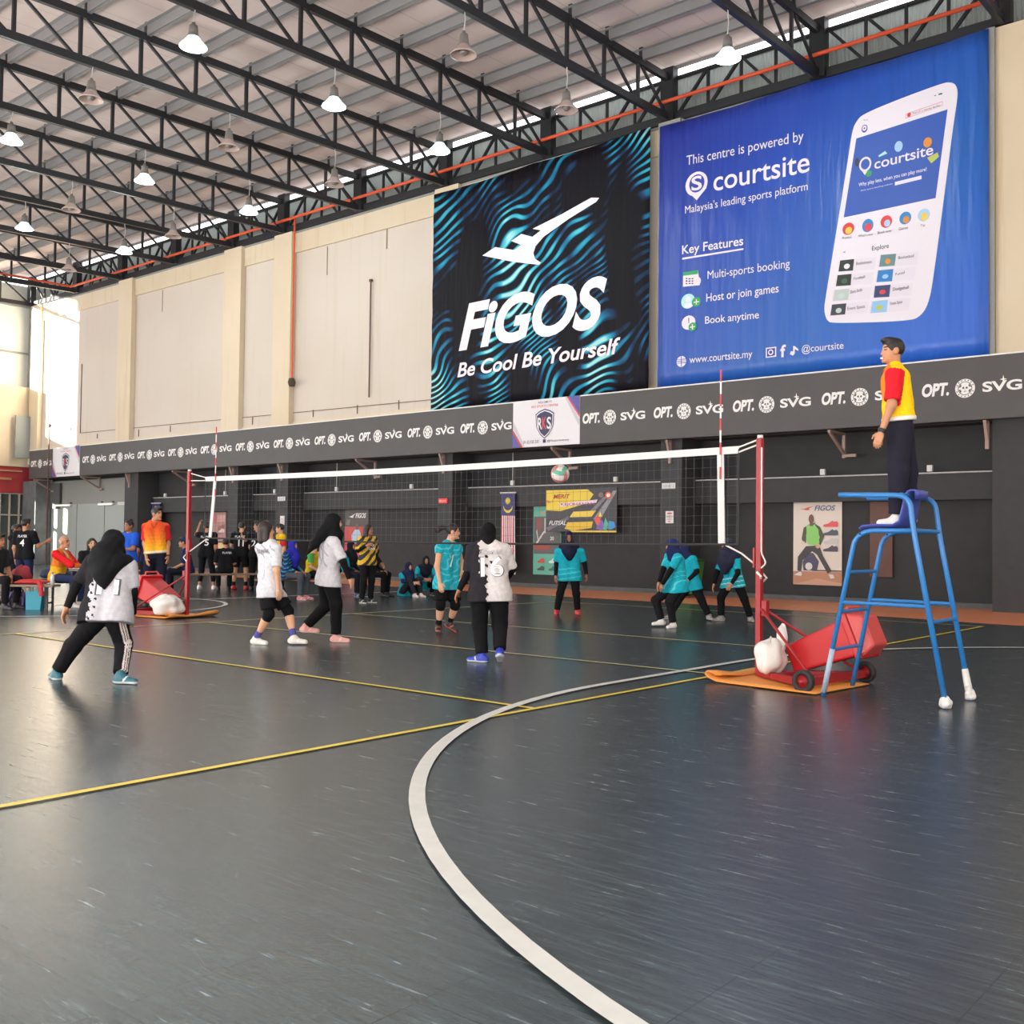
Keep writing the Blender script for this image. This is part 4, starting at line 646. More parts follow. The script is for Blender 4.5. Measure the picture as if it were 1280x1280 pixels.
# ball in the air
t = thing('volleyball', (-2.83, 1.0, 2.2), 'white, green and pink volleyball in the air just behind the net', 'ball')
bmx = [mat('ball_white', '#e3dcd6', .5), mat('ball_green', '#5fae97', .5), mat('ball_pink', '#cf7a7a', .5)]
mb = MB(); n = 20; R = .118
vs = [(R*math.sin(math.pi*i/n)*math.cos(math.pi*k/n), R*math.sin(math.pi*i/n)*math.sin(math.pi*k/n), R*math.cos(math.pi*i/n)) for i in range(n+1) for k in range(2*n)]
for i in range(n):
    for k in range(2*n):
        f = (i*2*n+k, (i+1)*2*n+k, (i+1)*2*n+(k+1) % (2*n), i*2*n+(k+1) % (2*n)); c = sum((Vector(vs[j]) for j in f), Vector())/4/R
        a = [abs(c.x), abs(c.y), abs(c.z)]; m_ = a.index(max(a)); o_ = (c.y, c.z, c.x)[m_]; mb.add([], [], 0); mb.f.append(f); mb.m.append(0 if abs(o_) < .27 else (1 if o_ > 0 else 2))
mb.v = vs; o = mb.build('ball', bmx, t, True); o.rotation_euler = (.5, .3, .4)
# ================================================================ UMPIRE CHAIR
cb = mat('chair_blue', '#2b76b8', .35, noise=.05, scale=8); seatm = mat('seat_plastic', '#4350a0', .4); wrap = mat('wrap_white', '#d5d3d0', .5, bump=.6, bscale=30); tapem = mat('wrap_grey', '#9fb0c4', .5, bump=.4, bscale=40)
t = thing('umpire_chair', (1.88, -.28, 0), 'tall blue tubular umpire chair with a plastic seat beside the near net post', 'chair')
for s, nm in ((-1, 'near'), (1, 'far')):
    y = s*.325
    MB().tube(arc_pts([(-.52, y*1.0, 0), (-.235, y, 1.4), (-.13, y, 1.465), (.27, y, 1.465)], .07), .021, 10).build('front_leg_tube', cb, t, True)
    MB().tube(arc_pts([(.54, y, .0), (.27, y, 1.465), (.235, y, 1.765), (-.38, y, 1.78)], .12, 7), .023, 10).build('rear_leg_tube', cb, t, True)
    MB().tube([(-.35, y, .835), (.39, y, .83)], .016, 8).build('side_brace', cb, t)
    w = lumpy('foot_wrap', wrap, t, (.535, y, .045), (.05, .055, .055) if s < 0 else (.045, .05, .05), 5+s); 
    if s > 0: MB().tube([(.535, y, .02), (.49, y, .27)], [.035, .027], 10).build('foot_wrap', wrap, t, True)
    if s < 0: MB().tube([(-.515, y, .03), (-.435, y, .42)], .0235, 10).build('tape_wrap', tapem, t, True)
for z in (.41, .75, 1.1):
    x = -.52+.285*z/1.4; MB().tube([(x, -.325, z), (x, .325, z)], .016, 8).build('rung', cb, t)
MB().tube([(.41, -.325, .7), (.41, .325, .7)], .016, 8).build('rear_rung', cb, t); MB().tube([(.27, -.325, 1.465), (.27, .325, 1.465)], .019, 8).build('rear_rail', cb, t); MB().tube([(.16, -.325, 1.775), (.16, .325, 1.775)], .016, 8).build('back_rail', cb, t)
prof = [(-.25, 1.465), (-.22, 1.492), (-.1, 1.503), (.05, 1.5), (.1, 1.53), (.135, 1.62), (.16, 1.75), (.18, 1.81), (.215, 1.825), (.25, 1.815), (.25, 1.74)]
mb = MB(); n = 9; vs = []
for i, (x, z) in enumerate(prof):
    wd_ = .21 if i < 5 else .21-.012*(i-5)
    for j in range(n): u = j/(n-1)*2-1; vs.append((x-.02*abs(u)**3*(i > 4), u*wd_, z+.025*abs(u)**4*(i < 5)))
mb.add(vs, [(i*n+j, (i+1)*n+j, (i+1)*n+j+1, i*n+j+1) for i in range(len(prof)-1) for j in range(n-1)]); o = mb.build('seat', seatm, t, True); s_ = o.modifiers.new('thick', 'SOLIDIFY'); s_.thickness = .014
# ================================================================ BENCHES, BAGS, TABLE
wood = mat('bench_top', '#8a7a68', .6); bst = mat('bench_steel', '#2b2b2d', .5); CA = math.atan2(.6429, .7659)
def bench(P, rz, L, label, h=.45):
    t = thing('bench', P, label, 'bench', rz=rz); MB().box(-L/2, L/2, -.17, .17, h-.04, h).build('seat', wood, t, bevel=.008)
    for x in (-L/2+.12, L/2-.12):
        for y in (-.12, .12): MB().beam((x, y, 0), (x, y, h-.04), .035).build('leg', bst, t)
        MB().beam((x, -.12, .12), (x, .12, .12), .03).build('stretcher', bst, t)
bench((-14.0, -.93, 0), CA, 1.9, 'low bench at the left edge with a man in a dark yellow-shouldered shirt')
bench((-17.0, 5.2, 0), math.pi/2-.15, 3.2, 'low bench behind the far net post'); bench((-13.7, 6.0, 0), math.pi/2+.1, 3.4, 'low bench with the woman in a bright blue headscarf')
t = thing('table', (-13.62, .52, 0), 'small dark scorer table in front of the elderly man', 'table', rz=CA); MB().box(-.3, .5, -.3, .3, .68, .72).build('tabletop', mat('table_grey', '#6b6a6a', .5), t)
for x in (-.26, .46):
    for y in (-.26, .26): MB().beam((x, y, 0), (x, y, .68), .03).build('leg', bst, t)
t = thing('clipboard', (-13.72, .38, .72), 'white score sheet lying on the dark scorer table', 'paper', rz=CA); MB().box(-.2, .2, -.12, .12, 0, .012).build('sheet', pw, t)
def soft(name, P, r, M, label, cat, seed, parts=()):
    t = thing(name, P, label, cat, rz=CA); lumpy('body', M, t, (0, 0, r[2]*.9), r, seed)
    for nm, pts, rr, MM in parts: MB().tube(pts, rr, 6).build(nm, MM, t)
purp = mat('bag_purple', '#6a55a0', .5); bkb = mat('bag_black', '#232326', .6)
for i, (P, lab) in enumerate((((-14.52, -1.02, 0), 'black and purple sports bag under the left bench, at the picture edge'), ((-14.05, -.62, 0), 'black and purple sports bag under the left bench, beside the teal tote'))):
    soft('sports_bag', P, (.24, .16, .15), bkb, lab, 'bag', 11+i, (('strap', [(-.12, -.15, .02), (-.14, -.17, .15), (-.1, -.08, .29)], .02, purp), ('strap', [(.12, -.15, .02), (.14, -.17, .15), (.1, -.08, .29)], .02, purp), ('handle', arc_pts([(-.1, -.05, .28), (-.06, -.05, .36), (.06, -.05, .36), (.1, -.05, .28)], .04), .012, bkb)))
t = thing('tote_bag', (-13.5, -.6, 0), 'teal tote bag standing on the floor under the bench end', 'bag', rz=CA); te = mat('tote_teal', '#1f8aa0', .55)
MB().add([(-.13, -.08, 0), (.13, -.08, 0), (.13, .08, 0), (-.13, .08, 0), (-.15, -.05, .33), (.15, -.05, .33), (.15, .05, .33), (-.15, .05, .33)], [(3, 2, 1, 0), (0, 1, 5, 4), (1, 2, 6, 5), (2, 3, 7, 6), (3, 0, 4, 7)]).build('body', te, t)
for s in (-.05, .05): MB().tube(arc_pts([(-.07, s, .3), (-.06, s, .44), (.06, s, .44), (.07, s, .3)], .05), .01, 6).build('handle', te, t)
rc = mat('red_cloth', '#b83236', .8, bump=.4, bscale=12); nc = mat('navy_cloth', '#2b3350', .8, bump=.4, bscale=12)
soft('cloth_bundle', (-14.35, -.45, .45), (.17, .13, .17), mat('maroon_cloth', '#8e2f38', .8), 'maroon bag piled behind the bench at the left edge', 'bag', 21)
soft('jacket', (-13.6, -.62, .45), (.3, .14, .05), rc, 'bright red jacket draped on the left bench end', 'jacket', 22, (('sleeve', [(.2, -.16, .05), (.26, -.2, -.05), (.27, -.2, -.2)], .045, rc),))
soft('jacket', (-14.6, .35, .5), (.34, .2, .12), nc, 'navy jacket piled beside the elderly man', 'jacket', 23)
soft('jacket', (-14.5, .6, .62), (.2, .15, .1), rc, 'red jacket lying on the navy one', 'jacket', 24)
t = thing('low_chair', (-14.5, .45, 0), 'dark stool carrying the piled jackets', 'stool', rz=CA); MB().box(-.35, .3, -.2, .2, .44, .5).build('seat', bst, t)
for x in (-.3, .26):
    for y in (-.16, .16): MB().beam((x, y, 0), (x, y, .44), .03).build('leg', bst, t)
t = thing('water_bottle', (-13.28, -.4, .45), 'clear water bottle standing on the bench end', 'bottle'); MB().lathe([(0, 0), (.035, 0), (.035, .15), (.015, .19), (.015, .2), (0, .2)], 14).build('bottle', mat('bottle_clear', '#c9d2d8', .1), t, True); MB().lathe([(.017, .195), (.017, .225), (0, .225)], 12).build('cap', pc('3b8fd0'), t)
# ================================================================ PEOPLE
V3 = lambda p: np.array(p, dtype=np.float32)
def unit(v): v = np.asarray(v, dtype=np.float64); return v/(np.linalg.norm(v)+1e-9)
class SDF:
    """smooth union of tapered capsules and ellipsoids, meshed with surface nets"""
    def __init__(s, k=.03): s.p = []; s.k = k; s.neg = []; s.wr = 0
    def cone(s, a, b, r1, r2=None, flat=False, asp=None):
        s.p.append(('c', V3(a), V3(b), r1, r1 if r2 is None else r2, flat)); return s
    def chain(s, pts, rs):
        for a, b, r1, r2 in zip(pts, pts[1:], rs, rs[1:]): s.cone(a, b, r1, r2)
        return s
    def ell(s, c, R, r): s.p.append(('e', V3(c), np.array(R, dtype=np.float32), V3(r))); return s
    def cut_ell(s, c, R, r): s.neg.append(('e', V3(c), np.array(R, dtype=np.float32), V3(r))); return s
    def cut_plane(s, p, n): s.neg.append(('p', V3(p), V3(unit(n)))); return s
    def _d(s, q, P):
        if q[0] == 'c':
            _, a, b, r1, r2, fl = q; ba = b-a; L2 = float(ba@ba)+1e-9; t = ((P-a)@ba)/L2; tc = np.clip(t, 0, 1)
            d = np.linalg.norm(P-a-tc[..., None]*ba, axis=-1)-(r1+(r2-r1)*tc)
            if fl: d = np.maximum(d, (t-1)*math.sqrt(L2))
            return d
        if q[0] == 'e':
            _, c, R, r = q; L = (P-c)@R.T; k0 = np.linalg.norm(L/r, axis=-1); k1 = np.linalg.norm(L/(r*r), axis=-1)+1e-6; return k0*(k0-1)/k1
        return (P-q[1])@q[2]
    def bb(s, q):
        if q[0] == 'c': m = max(q[3], q[4]); return np.minimum(q[1], q[2])-m, np.maximum(q[1], q[2])+m
        m = float(q[3].max()); return q[1]-m, q[1]+m
    def mesh(s, h):
        bbs = [s.bb(q) for q in s.p]; pad = 3*h+.012; lo = np.min([b[0] for b in bbs], 0)-pad; hi = np.max([b[1] for b in bbs], 0)+pad
        n = np.ceil((hi-lo)/h).astype(int)+1; D = np.full(n, .5, np.float32); k = s.k
        ax = [lo[i]+h*np.arange(n[i], dtype=np.float32) for i in range(3)]
        def sub(b, e):
            i0 = np.maximum(np.floor((b[0]-e-lo)/h).astype(int), 0); i1 = np.minimum(np.ceil((b[1]+e-lo)/h).astype(int)+1, n)
            sl = tuple(slice(a, c) for a, c in zip(i0, i1)); return sl, np.stack(np.meshgrid(*[ax[i][sl[i]] for i in range(3)], indexing='ij'), -1)
        for q, b in zip(s.p, bbs):
            sl, P = sub(b, k+3*h); d = s._d(q, P); o = D[sl]; hh = np.maximum(k-np.abs(d-o), 0)/k; D[sl] = np.minimum(d, o)-hh*hh*k*.25
        if s.wr:
            P = np.stack(np.meshgrid(*ax, indexing='ij'), -1)
            D += s.wr*(np.sin(P[..., 2]*38+7*np.sin(P[..., 0]*9+P[..., 1]*11))*.6+np.sin(P[..., 0]*31+P[..., 2]*17)*.4)
        if s.neg:
            P = np.stack(np.meshgrid(*ax, indexing='ij'), -1)
            for q in s.neg: D = np.maximum(D, -s._d(q, P)) if q[0] == 'e' else np.maximum(D, s._d(q, P))
        return nets(D, lo, h)
OFF = np.array([(i, j, k) for i in (0, 1) for j in (0, 1) for k in (0, 1)])
def nets(D, lo, h):
    S = D < 0; n = np.array(D.shape)
    cnt = sum(S[o[0]:n[0]-1+o[0], o[1]:n[1]-1+o[1], o[2]:n[2]-1+o[2]].astype(np.int8) for o in OFF)
    C = np.argwhere((cnt > 0) & (cnt < 8)); acc = np.zeros((len(C), 3)); m_ = np.zeros(len(C))
    for i, a in enumerate(OFF):
        for b in OFF[i+1:]:
            if np.abs(a-b).sum() != 1: continue
            A, B = C+a, C+b; da = D[A[:, 0], A[:, 1], A[:, 2]]; db = D[B[:, 0], B[:, 1], B[:, 2]]; w = (da < 0) != (db < 0)
            t = da[w]/(da[w]-db[w]); acc[w] += a+t[:, None]*(b-a); m_[w] += 1
    V = lo+h*(C+acc/m_[:, None]); ID = np.full(n, -1, np.int64); ID[C[:, 0], C[:, 1], C[:, 2]] = np.arange(len(C)); F = []
    for ax in range(3):
        u, v = [(1, 2), (2, 0), (0, 1)][ax]; s0 = [slice(1, -1)]*3; s1 = [slice(1, -1)]*3; s0[ax] = slice(0, -1); s1[ax] = slice(1, None)
        a, b = S[tuple(s0)], S[tuple(s1)]; E = np.argwhere(a != b)
        if not len(E): continue
        ins = a[E[:, 0], E[:, 1], E[:, 2]]; E = E+1; E[:, ax] -= 1
        def g(du, dv): q = E.copy(); q[:, u] -= du; q[:, v] -= dv; return ID[q[:, 0], q[:, 1], q[:, 2]]
        Q = np.stack([g(1, 1), g(0, 1), g(0, 0), g(1, 0)], 1); Q[~ins] = Q[~ins][:, ::-1]; F.append(Q)
    return V, np.concatenate(F)
def build_vf(name, pieces, mats, parent, zone=None):
    """pieces: list of (V, F); all joined in one smooth mesh"""
    Vs, Fs, k = [], [], 0
    for V, F in pieces: Vs.append(V); Fs.append(F+k); k += len(V)
    V, F = np.concatenate(Vs), np.concatenate(Fs); me = bpy.data.meshes.new(name)
    me.vertices.add(len(V)); me.vertices.foreach_set('co', V.astype(np.float32).ravel()); me.loops.add(F.size); me.loops.foreach_set('vertex_index', F.ravel().astype(np.int32))
    me.polygons.add(len(F)); me.polygons.foreach_set('loop_start', (np.arange(len(F))*4).astype(np.int32)); me.polygons.foreach_set('loop_total', np.full(len(F), 4, np.int32))
    for M in mats: me.materials.append(M)
    if zone is not None: me.polygons.foreach_set('material_index', np.asarray(zone(V[F].mean(1)), dtype=np.int32))
    me.polygons.foreach_set('use_smooth', np.ones(len(F), bool)); me.update(calc_edges=True); me.validate()
    return link(bpy.data.objects.new(name, me), parent)
KEYS = 'head neck shL shR elL elR wrL wrR pel hipL hipR knL knR anL anR toL toR'.split()
def cloth(c, rough=.85):
    M = mat('cloth_'+c, '#'+c, rough, noise=.1, scale=30); M.node_tree.nodes['Principled BSDF'].inputs['Specular IOR Level'].default_value = .15; return M
def plain(c, rough=.5): return mat('shoe_'+c, '#'+c, rough)
SKINS = {'light': '#d8a583', 'mid': '#b98260', 'tan': '#a06a4b', 'dark': '#7d5140'}
def person(label, root, J, face, sk='mid', h=1.62, shirt='ffffff', zone=None, zcols=(), sleeve=.78, arms=None, hem=.1, wide=1.0, pants='1c1c1f', legs='long', pads=None, socks=None, shoes=('f0f0f0', 'f0f0f0'), hair=None, hairc='1b1715', hijab=None, drape=(), cap=None, text=(), res=.013, ground=True, bare=False, group=None, extra=None, stripe=None, pitch=0, belt=None, legw=1.0, kindof=None):
    s = h/1.62; T = thing('person', root, label, 'person', group)
    J = {k: np.array(v, dtype=np.float64) for k, v in J.items()}
    U = unit(J['neck']-J['pel']); R = unit(J['shR']-J['shL']); Fw = unit(np.cross(U, R)); R = unit(np.cross(Fw, U))
    f = unit([math.cos(face), math.sin(face), math.sin(pitch)]); hr = unit(np.cross(f, [0, 0, 1])); hu = unit(np.cross(hr, f)); HR = np.array([hr, f, hu]); H = J['head']
    skin = mat('skin_'+sk, SKINS[sk], .55); eye = mat('eye_dark', '#1d1512', .3); lip = mat('lip_'+sk, '#9a5548', .5); brow = mat('brow', '#221a16', .8); ew = mat('eye_white', '#e6e0da', .3)
    def hp(x, y, z): return H+s*(x*hr+y*f+z*hu)
    # ---- body: one skin surface
    b = SDF(.035*s); nb = J['neck']; pe = J['pel']
    hd = SDF(.018*s); hd.ell(hp(0, -.008, .025), HR, (.073*s, .09*s, .09*s)); hd.ell(hp(0, .022, -.045), HR, (.054*s, .062*s, .066*s)); hd.cone(hp(0, .074, .014), hp(0, .09, -.022), .008*s, .0125*s); hd.ell(hp(0, .078, -.088), HR, (.02*s, .016*s, .014*s))
    for e in (-1, 1):
        if not hijab: hd.ell(hp(e*.074, -.012, -.005), HR, (.012*s, .02*s, .03*s))
        hd.cut_ell(hp(e*.03, .1, .012), HR, (.017*s, .022*s, .011*s))
    hd.cone(hp(0, -.02, -.05), nb-U*.01, .047*s, .052*s)
    b.cone(nb+(H-nb)*.2, nb-U*.05*s, .05*s, .07*s); c1 = nb-U*.14*s; wst = pe+U*.17*s
    for e in (-1, 1):
        b.cone(c1+R*e*.065*s, wst+R*e*.05*s, .085*s, .078*s); b.cone(wst+R*e*.05*s, pe+R*e*.055*s, .078*s, .09*s)
    for sd in 'LR':
        sh, el, wr = J['sh'+sd], J['el'+sd], J['wr'+sd]; b.cone(nb-U*.05*s, sh, .06*s, .052*s); b.cone(sh, el, .05*s, .038*s); b.cone(el, wr, .039*s, .025*s)
        hi, kn, an = J['hip'+sd], J['kn'+sd], J['an'+sd]; b.cone(hi, kn, .083*s, .053*s); b.cone(kn, an, .052*s, .034*s); b.cone(kn+(an-kn)*.25+unit(pe-kn)*0, kn+(an-kn)*.5, .054*s, .042*s)
    pcs = [b.mesh(res*1.15), hd.mesh(min(res*.6, .009))]
    for sd in 'LR':   # hands: palm, four bent fingers and a thumb from the side of the palm
        el, wr = J['el'+sd], J['wr'+sd]; d = unit(wr-el); med = unit(pe-wr); n_ = unit(med-d*(med@d)); side = unit(np.cross(d, n_)); fwd = side if side@Fw > 0 else -side
        hn = SDF(.008*s); pc_ = wr+d*.05*s; hn.cone(wr-d*.015*s, wr+d*.03*s, .023*s, .024*s); hn.ell(pc_, np.array([fwd, d, n_]), (.038*s, .048*s, .017*s))
        for i, (o, L) in enumerate(((.027, .068), (.009, .078), (-.01, .072), (-.027, .056))):
            p0 = wr+d*.075*s+fwd*o*s; p1 = p0+unit(d+n_*.25+fwd*o*2)*L*.5*s; p2 = p1+unit(d+n_*.8)*L*.5*s; hn.cone(p0, p1, .0095*s, .009*s); hn.cone(p1, p2, .009*s, .0075*s)
        t0 = wr+d*.03*s+fwd*.026*s; t1 = t0+unit(d*.7+fwd+n_*.25)*.035*s; hn.cone(t0, t1, .013*s, .011*s); hn.cone(t1, t1+unit(d+fwd*.35+n_*.5)*.03*s, .011*s, .009*s)
        pcs.append(hn.mesh(max(.0055, res*.5)))
    def fz(P):
        L = (P-H)@HR.T/s; z = np.zeros(len(P), int); fr = L[:, 1] > .035; ax_ = np.abs(L[:, 0])
        z[fr & (np.abs(ax_-.031) < .015) & (np.abs(L[:, 2]-.012) < .0)] = 4; z[fr & (np.abs(ax_-.031) < .013) & (np.abs(L[:, 2]-.011) < .0065)] = 1
        z[fr & (np.abs(ax_-.032) < .019) & (np.abs(L[:, 2]-.034) < .0045)] = 3; z[fr & (ax_ < .024) & (np.abs(L[:, 2]+.058) < .008)] = 2; return z
    build_vf('body', pcs, [skin, eye, lip, brow, ew], T, fz)
    # ---- shirt
    w = wide; sg = SDF(.03*s); sg.wr = .0035
    sg.cone(nb-U*.045*s+R*.05*s, nb-U*.045*s-R*.05*s, .068*s)
    for e in (-1, 1):
        sg.cone(c1+R*e*.068*s*w, wst+R*e*.06*s*w, .1*s*w, .1*s*w); sg.cone(wst+R*e*.06*s*w, pe+R*e*.066*s*w, .1*s*w, .119*s*w)
        if hem > 0: sg.cone(pe+R*e*.066*s*w, pe+R*e*.07*s*w-U*hem*s, .119*s*w, .124*s*w)
    for sd in 'LR':
        if hem > 0 and kindof != 'sit': sg.cone(J['hip'+sd], J['hip'+sd]+(J['kn'+sd]-J['hip'+sd])*.35, .112*s*max(1, legw*.98), .112*s*max(1, legw*.98))
    sg.cut_plane(pe-U*hem*s, -U)
    hole = nb+(H-nb)*.35; sg.cut_ell(hole+U*.02, HR, (.058*s, .06*s, .075*s))
    slv = SDF(.03*s); 
    for sd in 'LR':
        sh, el, wr = J['sh'+sd], J['el'+sd], J['wr'+sd]; sg.cone(nb-U*.06*s, sh, .07*s, .066*s)
        if sleeve > 0:
            q = sh+(el-sh)*min(sleeve, 1); sg.cone(sh, q, .066*s, .066*s if sleeve <= 1 else .055*s, flat=sleeve <= 1)
            if sleeve > 1: sg.cone(el, el+(wr-el)*(sleeve-1), .055*s, .038*s, flat=True)
    shw = .5*float(np.linalg.norm(J['shR']-J['shL']))
    def loc(P): q = P-nb; return q@R/s, q@Fw/s, q@U/s       # right, front, up
    def szone(P):
        if zone is None: return np.zeros(len(P), int)
        r, fr, u = loc(P); sl = np.zeros(len(P), bool)
        for sd in 'LR':
            sh, el = J['sh'+sd], J['el'+sd]; a = unit(el-sh); t = (P-sh)@a; dist = np.linalg.norm(P-sh-t[:, None]*a, axis=1); sl |= (t > -.03) & (t < np.linalg.norm(el-sh)*min(max(sleeve, .5), 3)+.03) & (dist < .083*s) & (np.abs((P-nb)@R) > shw*.8)
        return zone(r, fr, u, sl)
    V, F = sg.mesh(res); shirt_o = build_vf('shirt', [(V, F)], [cloth(c) for c in (shirt, *zcols)], T, szone)
    bv = BVHTree.FromPolygons([Vector(x) for x in V], [tuple(x) for x in F])
    for ti, (st, back, r0, u0, wd, ht, c) in enumerate(text):             # numbers and names follow the cloth
        tv, tf = text2d(st, .02); bm_ = __import__('bmesh').new(); vv = [bm_.verts.new((x[0], x[1], 0)) for x in tv]
        for q in tf:
            try: bm_.faces.new([vv[i] for i in q])
            except ValueError: pass
        x0, x1, y1 = tv[:, 0].min(), tv[:, 0].max(), cap_h(.02); out_ = -Fw if back else Fw; rt = R if back else -R; mm = MB(); vs = []
        for x in bm_.verts:
            p = nb+s*(rt*((x.co.x-x0)/(x1-x0)-.5)*wd+rt*r0+U*(u0+x.co.y/y1*ht)); hit = bv.ray_cast(Vector(p+out_*.5), Vector(-out_)); vs.append(Vector(hit[0])+Vector(out_)*(.005+.003*ti) if hit[0] else Vector(p+out_*.13))
        mm.add(vs, [tuple(v.index for v in q.verts) for q in (bm_.verts.index_update(), bm_.faces)[1]]); bm_.free(); mm.build('shirt_lettering', cloth(c), T)
    if arms:
        for sd in 'LR':
            a = SDF(.01*s); sh, el, wr = J['sh'+sd], J['el'+sd], J['wr'+sd]; a.cone(sh+(el-sh)*.45, el, .049*s, .046*s); a.cone(el, wr, .046*s, .033*s, flat=True)
            build_vf('arm_sleeve', [a.mesh(res)], [cloth(arms)], T)
    # ---- trousers or shorts
    pg = SDF(.03*s); pg.wr = .003; pg.cone(pe+R*.066*s*max(1, legw*.95), pe-R*.066*s*max(1, legw*.95), .104*s); pg.cone(pe+U*.02*s+R*.06*s, pe+U*.02*s-R*.06*s, .098*s)
    for sd in 'LR':
        hi, kn, an = J['hip'+sd], J['kn'+sd], J['an'+sd]
        if legs == 'long': pg.cone(hi, kn, .096*s*legw, .07*s*legw); pg.cone(kn, kn+(an-kn)*.93, .07*s*legw, .058*s*legw, flat=True)
        elif legs == 'crop': pg.cone(hi, kn, .098*s, .068*s); pg.cone(kn, kn+(an-kn)*.7, .066*s, .055*s, flat=True)
        else: pg.cone(hi, hi+(kn-hi)*.78, .1*s, .098*s, flat=True)
    pz = None
    if stripe:
        hi, kn, an = J['hipR'], J['knR'], J['anR']
        def pz(P):
            z = np.zeros(len(P), int)
            for p0, p1 in ((hi, kn), (kn, an)):
                L = np.linalg.norm(p1-p0); a = unit(p1-p0); t = (P-p0)@a; q = P-p0-t[:, None]*a; o = unit(stripe[0]-np.dot(stripe[0], a)*a); x = q@unit(np.cross(o, a))
                ok = (q@o > .02) & (np.linalg.norm(q, axis=1) < .13) & (t > 0) & (t < L+.02); z |= (ok & ((np.abs(np.abs(x)-.024) < .008) | (np.abs(x) < .008))).astype(int)
            return z
    build_vf('shorts' if legs == 'short' else 'trousers', [pg.mesh(res if not stripe else .009)], [cloth(pants), cloth(stripe[1] if stripe else pants)], T, pz)
    if belt:
        bl = SDF(.02); bl.cone(pe+U*.045*s+R*.066*s*wide, pe+U*.045*s-R*.066*s*wide, .116*s*wide); bl.cut_plane(pe+U*.065*s, U); bl.cut_plane(pe+U*.025*s, -U); build_vf('belt', [bl.mesh(.01)], [plain(belt)], T)
    for nm, c, a0, a1, rr in (('knee_pad', pads, -.2, .24, .066), ('sock', socks, .72, 1.0, .041)):
        if not c: continue
        for sd in 'LR':
            hi, kn, an = J['hip'+sd], J['kn'+sd], J['an'+sd]; k = SDF(.02*s)
            if a0 < 0: k.cone(kn+(hi-kn)*.26, kn, .068*s, .069*s); k.cone(kn, kn+(an-kn)*a1, .069*s, .058*s, flat=True)
            else: k.cone(kn+(an-kn)*a0, an, rr*s, rr*s)
            build_vf(nm, [k.mesh(res*.9)], [cloth(c)], T)
    # ---- shoes
    zmin = 9
    for sd in 'LR':
        kn, an, to = J['kn'+sd], J['an'+sd], J['to'+sd]; up = np.array([0, 0, 1.]); fd = unit(to-(an-unit(an-kn)*-.06)) if abs(to[2]-an[2]) > .14 else unit([to[0]-an[0], to[1]-an[1], 0.])
        su = unit(up-fd*(up@fd)) if abs(fd[2]) < .8 else unit(kn-an-fd*((kn-an)@fd)); base = an-su*.075*s; heel = base-fd*.045*s; toe = base+fd*.15*s
        k = SDF(.03*s); k.cone(heel+su*.035*s, base+fd*.03*s+su*.04*s, .036*s, .04*s); k.cone(base+su*.035*s, toe+su*.022*s, .042*s, .032*s); k.cone(base+su*.03*s, an+su*.005, .04*s, .043*s); k.cut_plane(base, -su)
        V, F = k.mesh(max(.008, res*.75)); zmin = min(zmin, V[:, 2].min())
        build_vf('shoe', [(V, F)], [plain(shoes[0]), plain(shoes[1])], T, lambda P: (((P-base)@su < .022*s) | (np.abs((P-base)@fd-.045*s-.5*((P-base)@su)) < .009*s)).astype(int))
    # ---- head wear
    if hijab:
        hj = SDF(.04*s); hj.wr = .003; hj.ell(hp(0, -.012, .015), HR, (.088*s, .108*s, .112*s)); hj.ell(hp(0, .0, -.07), HR, (.075*s, .085*s, .07*s)); hj.cone(hp(0, -.01, -.07), nb-U*.02*s, .075*s, .085*s)
        hj.cut_ell(hp(0, .115, -.012), HR, (.052*s, .075*s, .075*s))
        for pts, rs in drape: hj.chain([nb+s*(R*a+Fw*b_+U*c_) for a, b_, c_ in pts], [x*s for x in rs])
        build_vf('headscarf', [hj.mesh(res)], [cloth(hijab, .8)], T)
    elif hair:
        ha = SDF(.03*s)
        if hair != 'bald':
            ha.ell(hp(0, -.016, .034), HR, (.08*s, .095*s, .092*s)); ha.cut_ell(hp(0, .1, -.035), HR, (.07*s, .085*s, .1*s))
            if hair == 'short': ha.cut_plane(hp(0, 0, -.035), -hu); ha.ell(hp(0, .05, .1), HR, (.055*s, .05*s, .028*s))
            if hair == 'bob':
                for e in (-1, 1): ha.cone(hp(e*.06, -.02, .02), hp(e*.065, -.025, -.12), .045*s, .035*s)
                ha.cone(hp(0, -.06, 0), hp(0, -.07, -.13), .06*s, .045*s)
            if hair == 'pony': ha.cut_plane(hp(0, 0, -.06), -hu); ha.chain([hp(0, -.09, .05), hp(.02, -.15, .06), hp(.03, -.24, .055), hp(.03, -.31, .07)], [.022*s, .026*s, .03*s, .008*s]); ha.chain([hp(.02, -.15, .05), hp(.03, -.22, .01), hp(.02, -.27, .0)], [.02*s, .022*s, .008*s])
            if hair == 'bun': ha.cut_plane(hp(0, 0, -.06), -hu); ha.ell(hp(0, -.05, .13), HR, (.035*s, .035*s, .03*s))
        else: ha.ell(hp(0, -.02, .015), HR, (.0775*s, .09*s, .07*s)); ha.cut_ell(hp(0, .1, 0), HR, (.09*s, .1*s, .12*s)); ha.cut_plane(hp(0, 0, .05), hu); ha.cut_plane(hp(0, 0, -.05), -hu)
        build_vf('hair', [ha.mesh(min(res, .011))], [mat('hair_'+hairc, '#'+hairc, .5, bump=.4, bscale=60)], T)
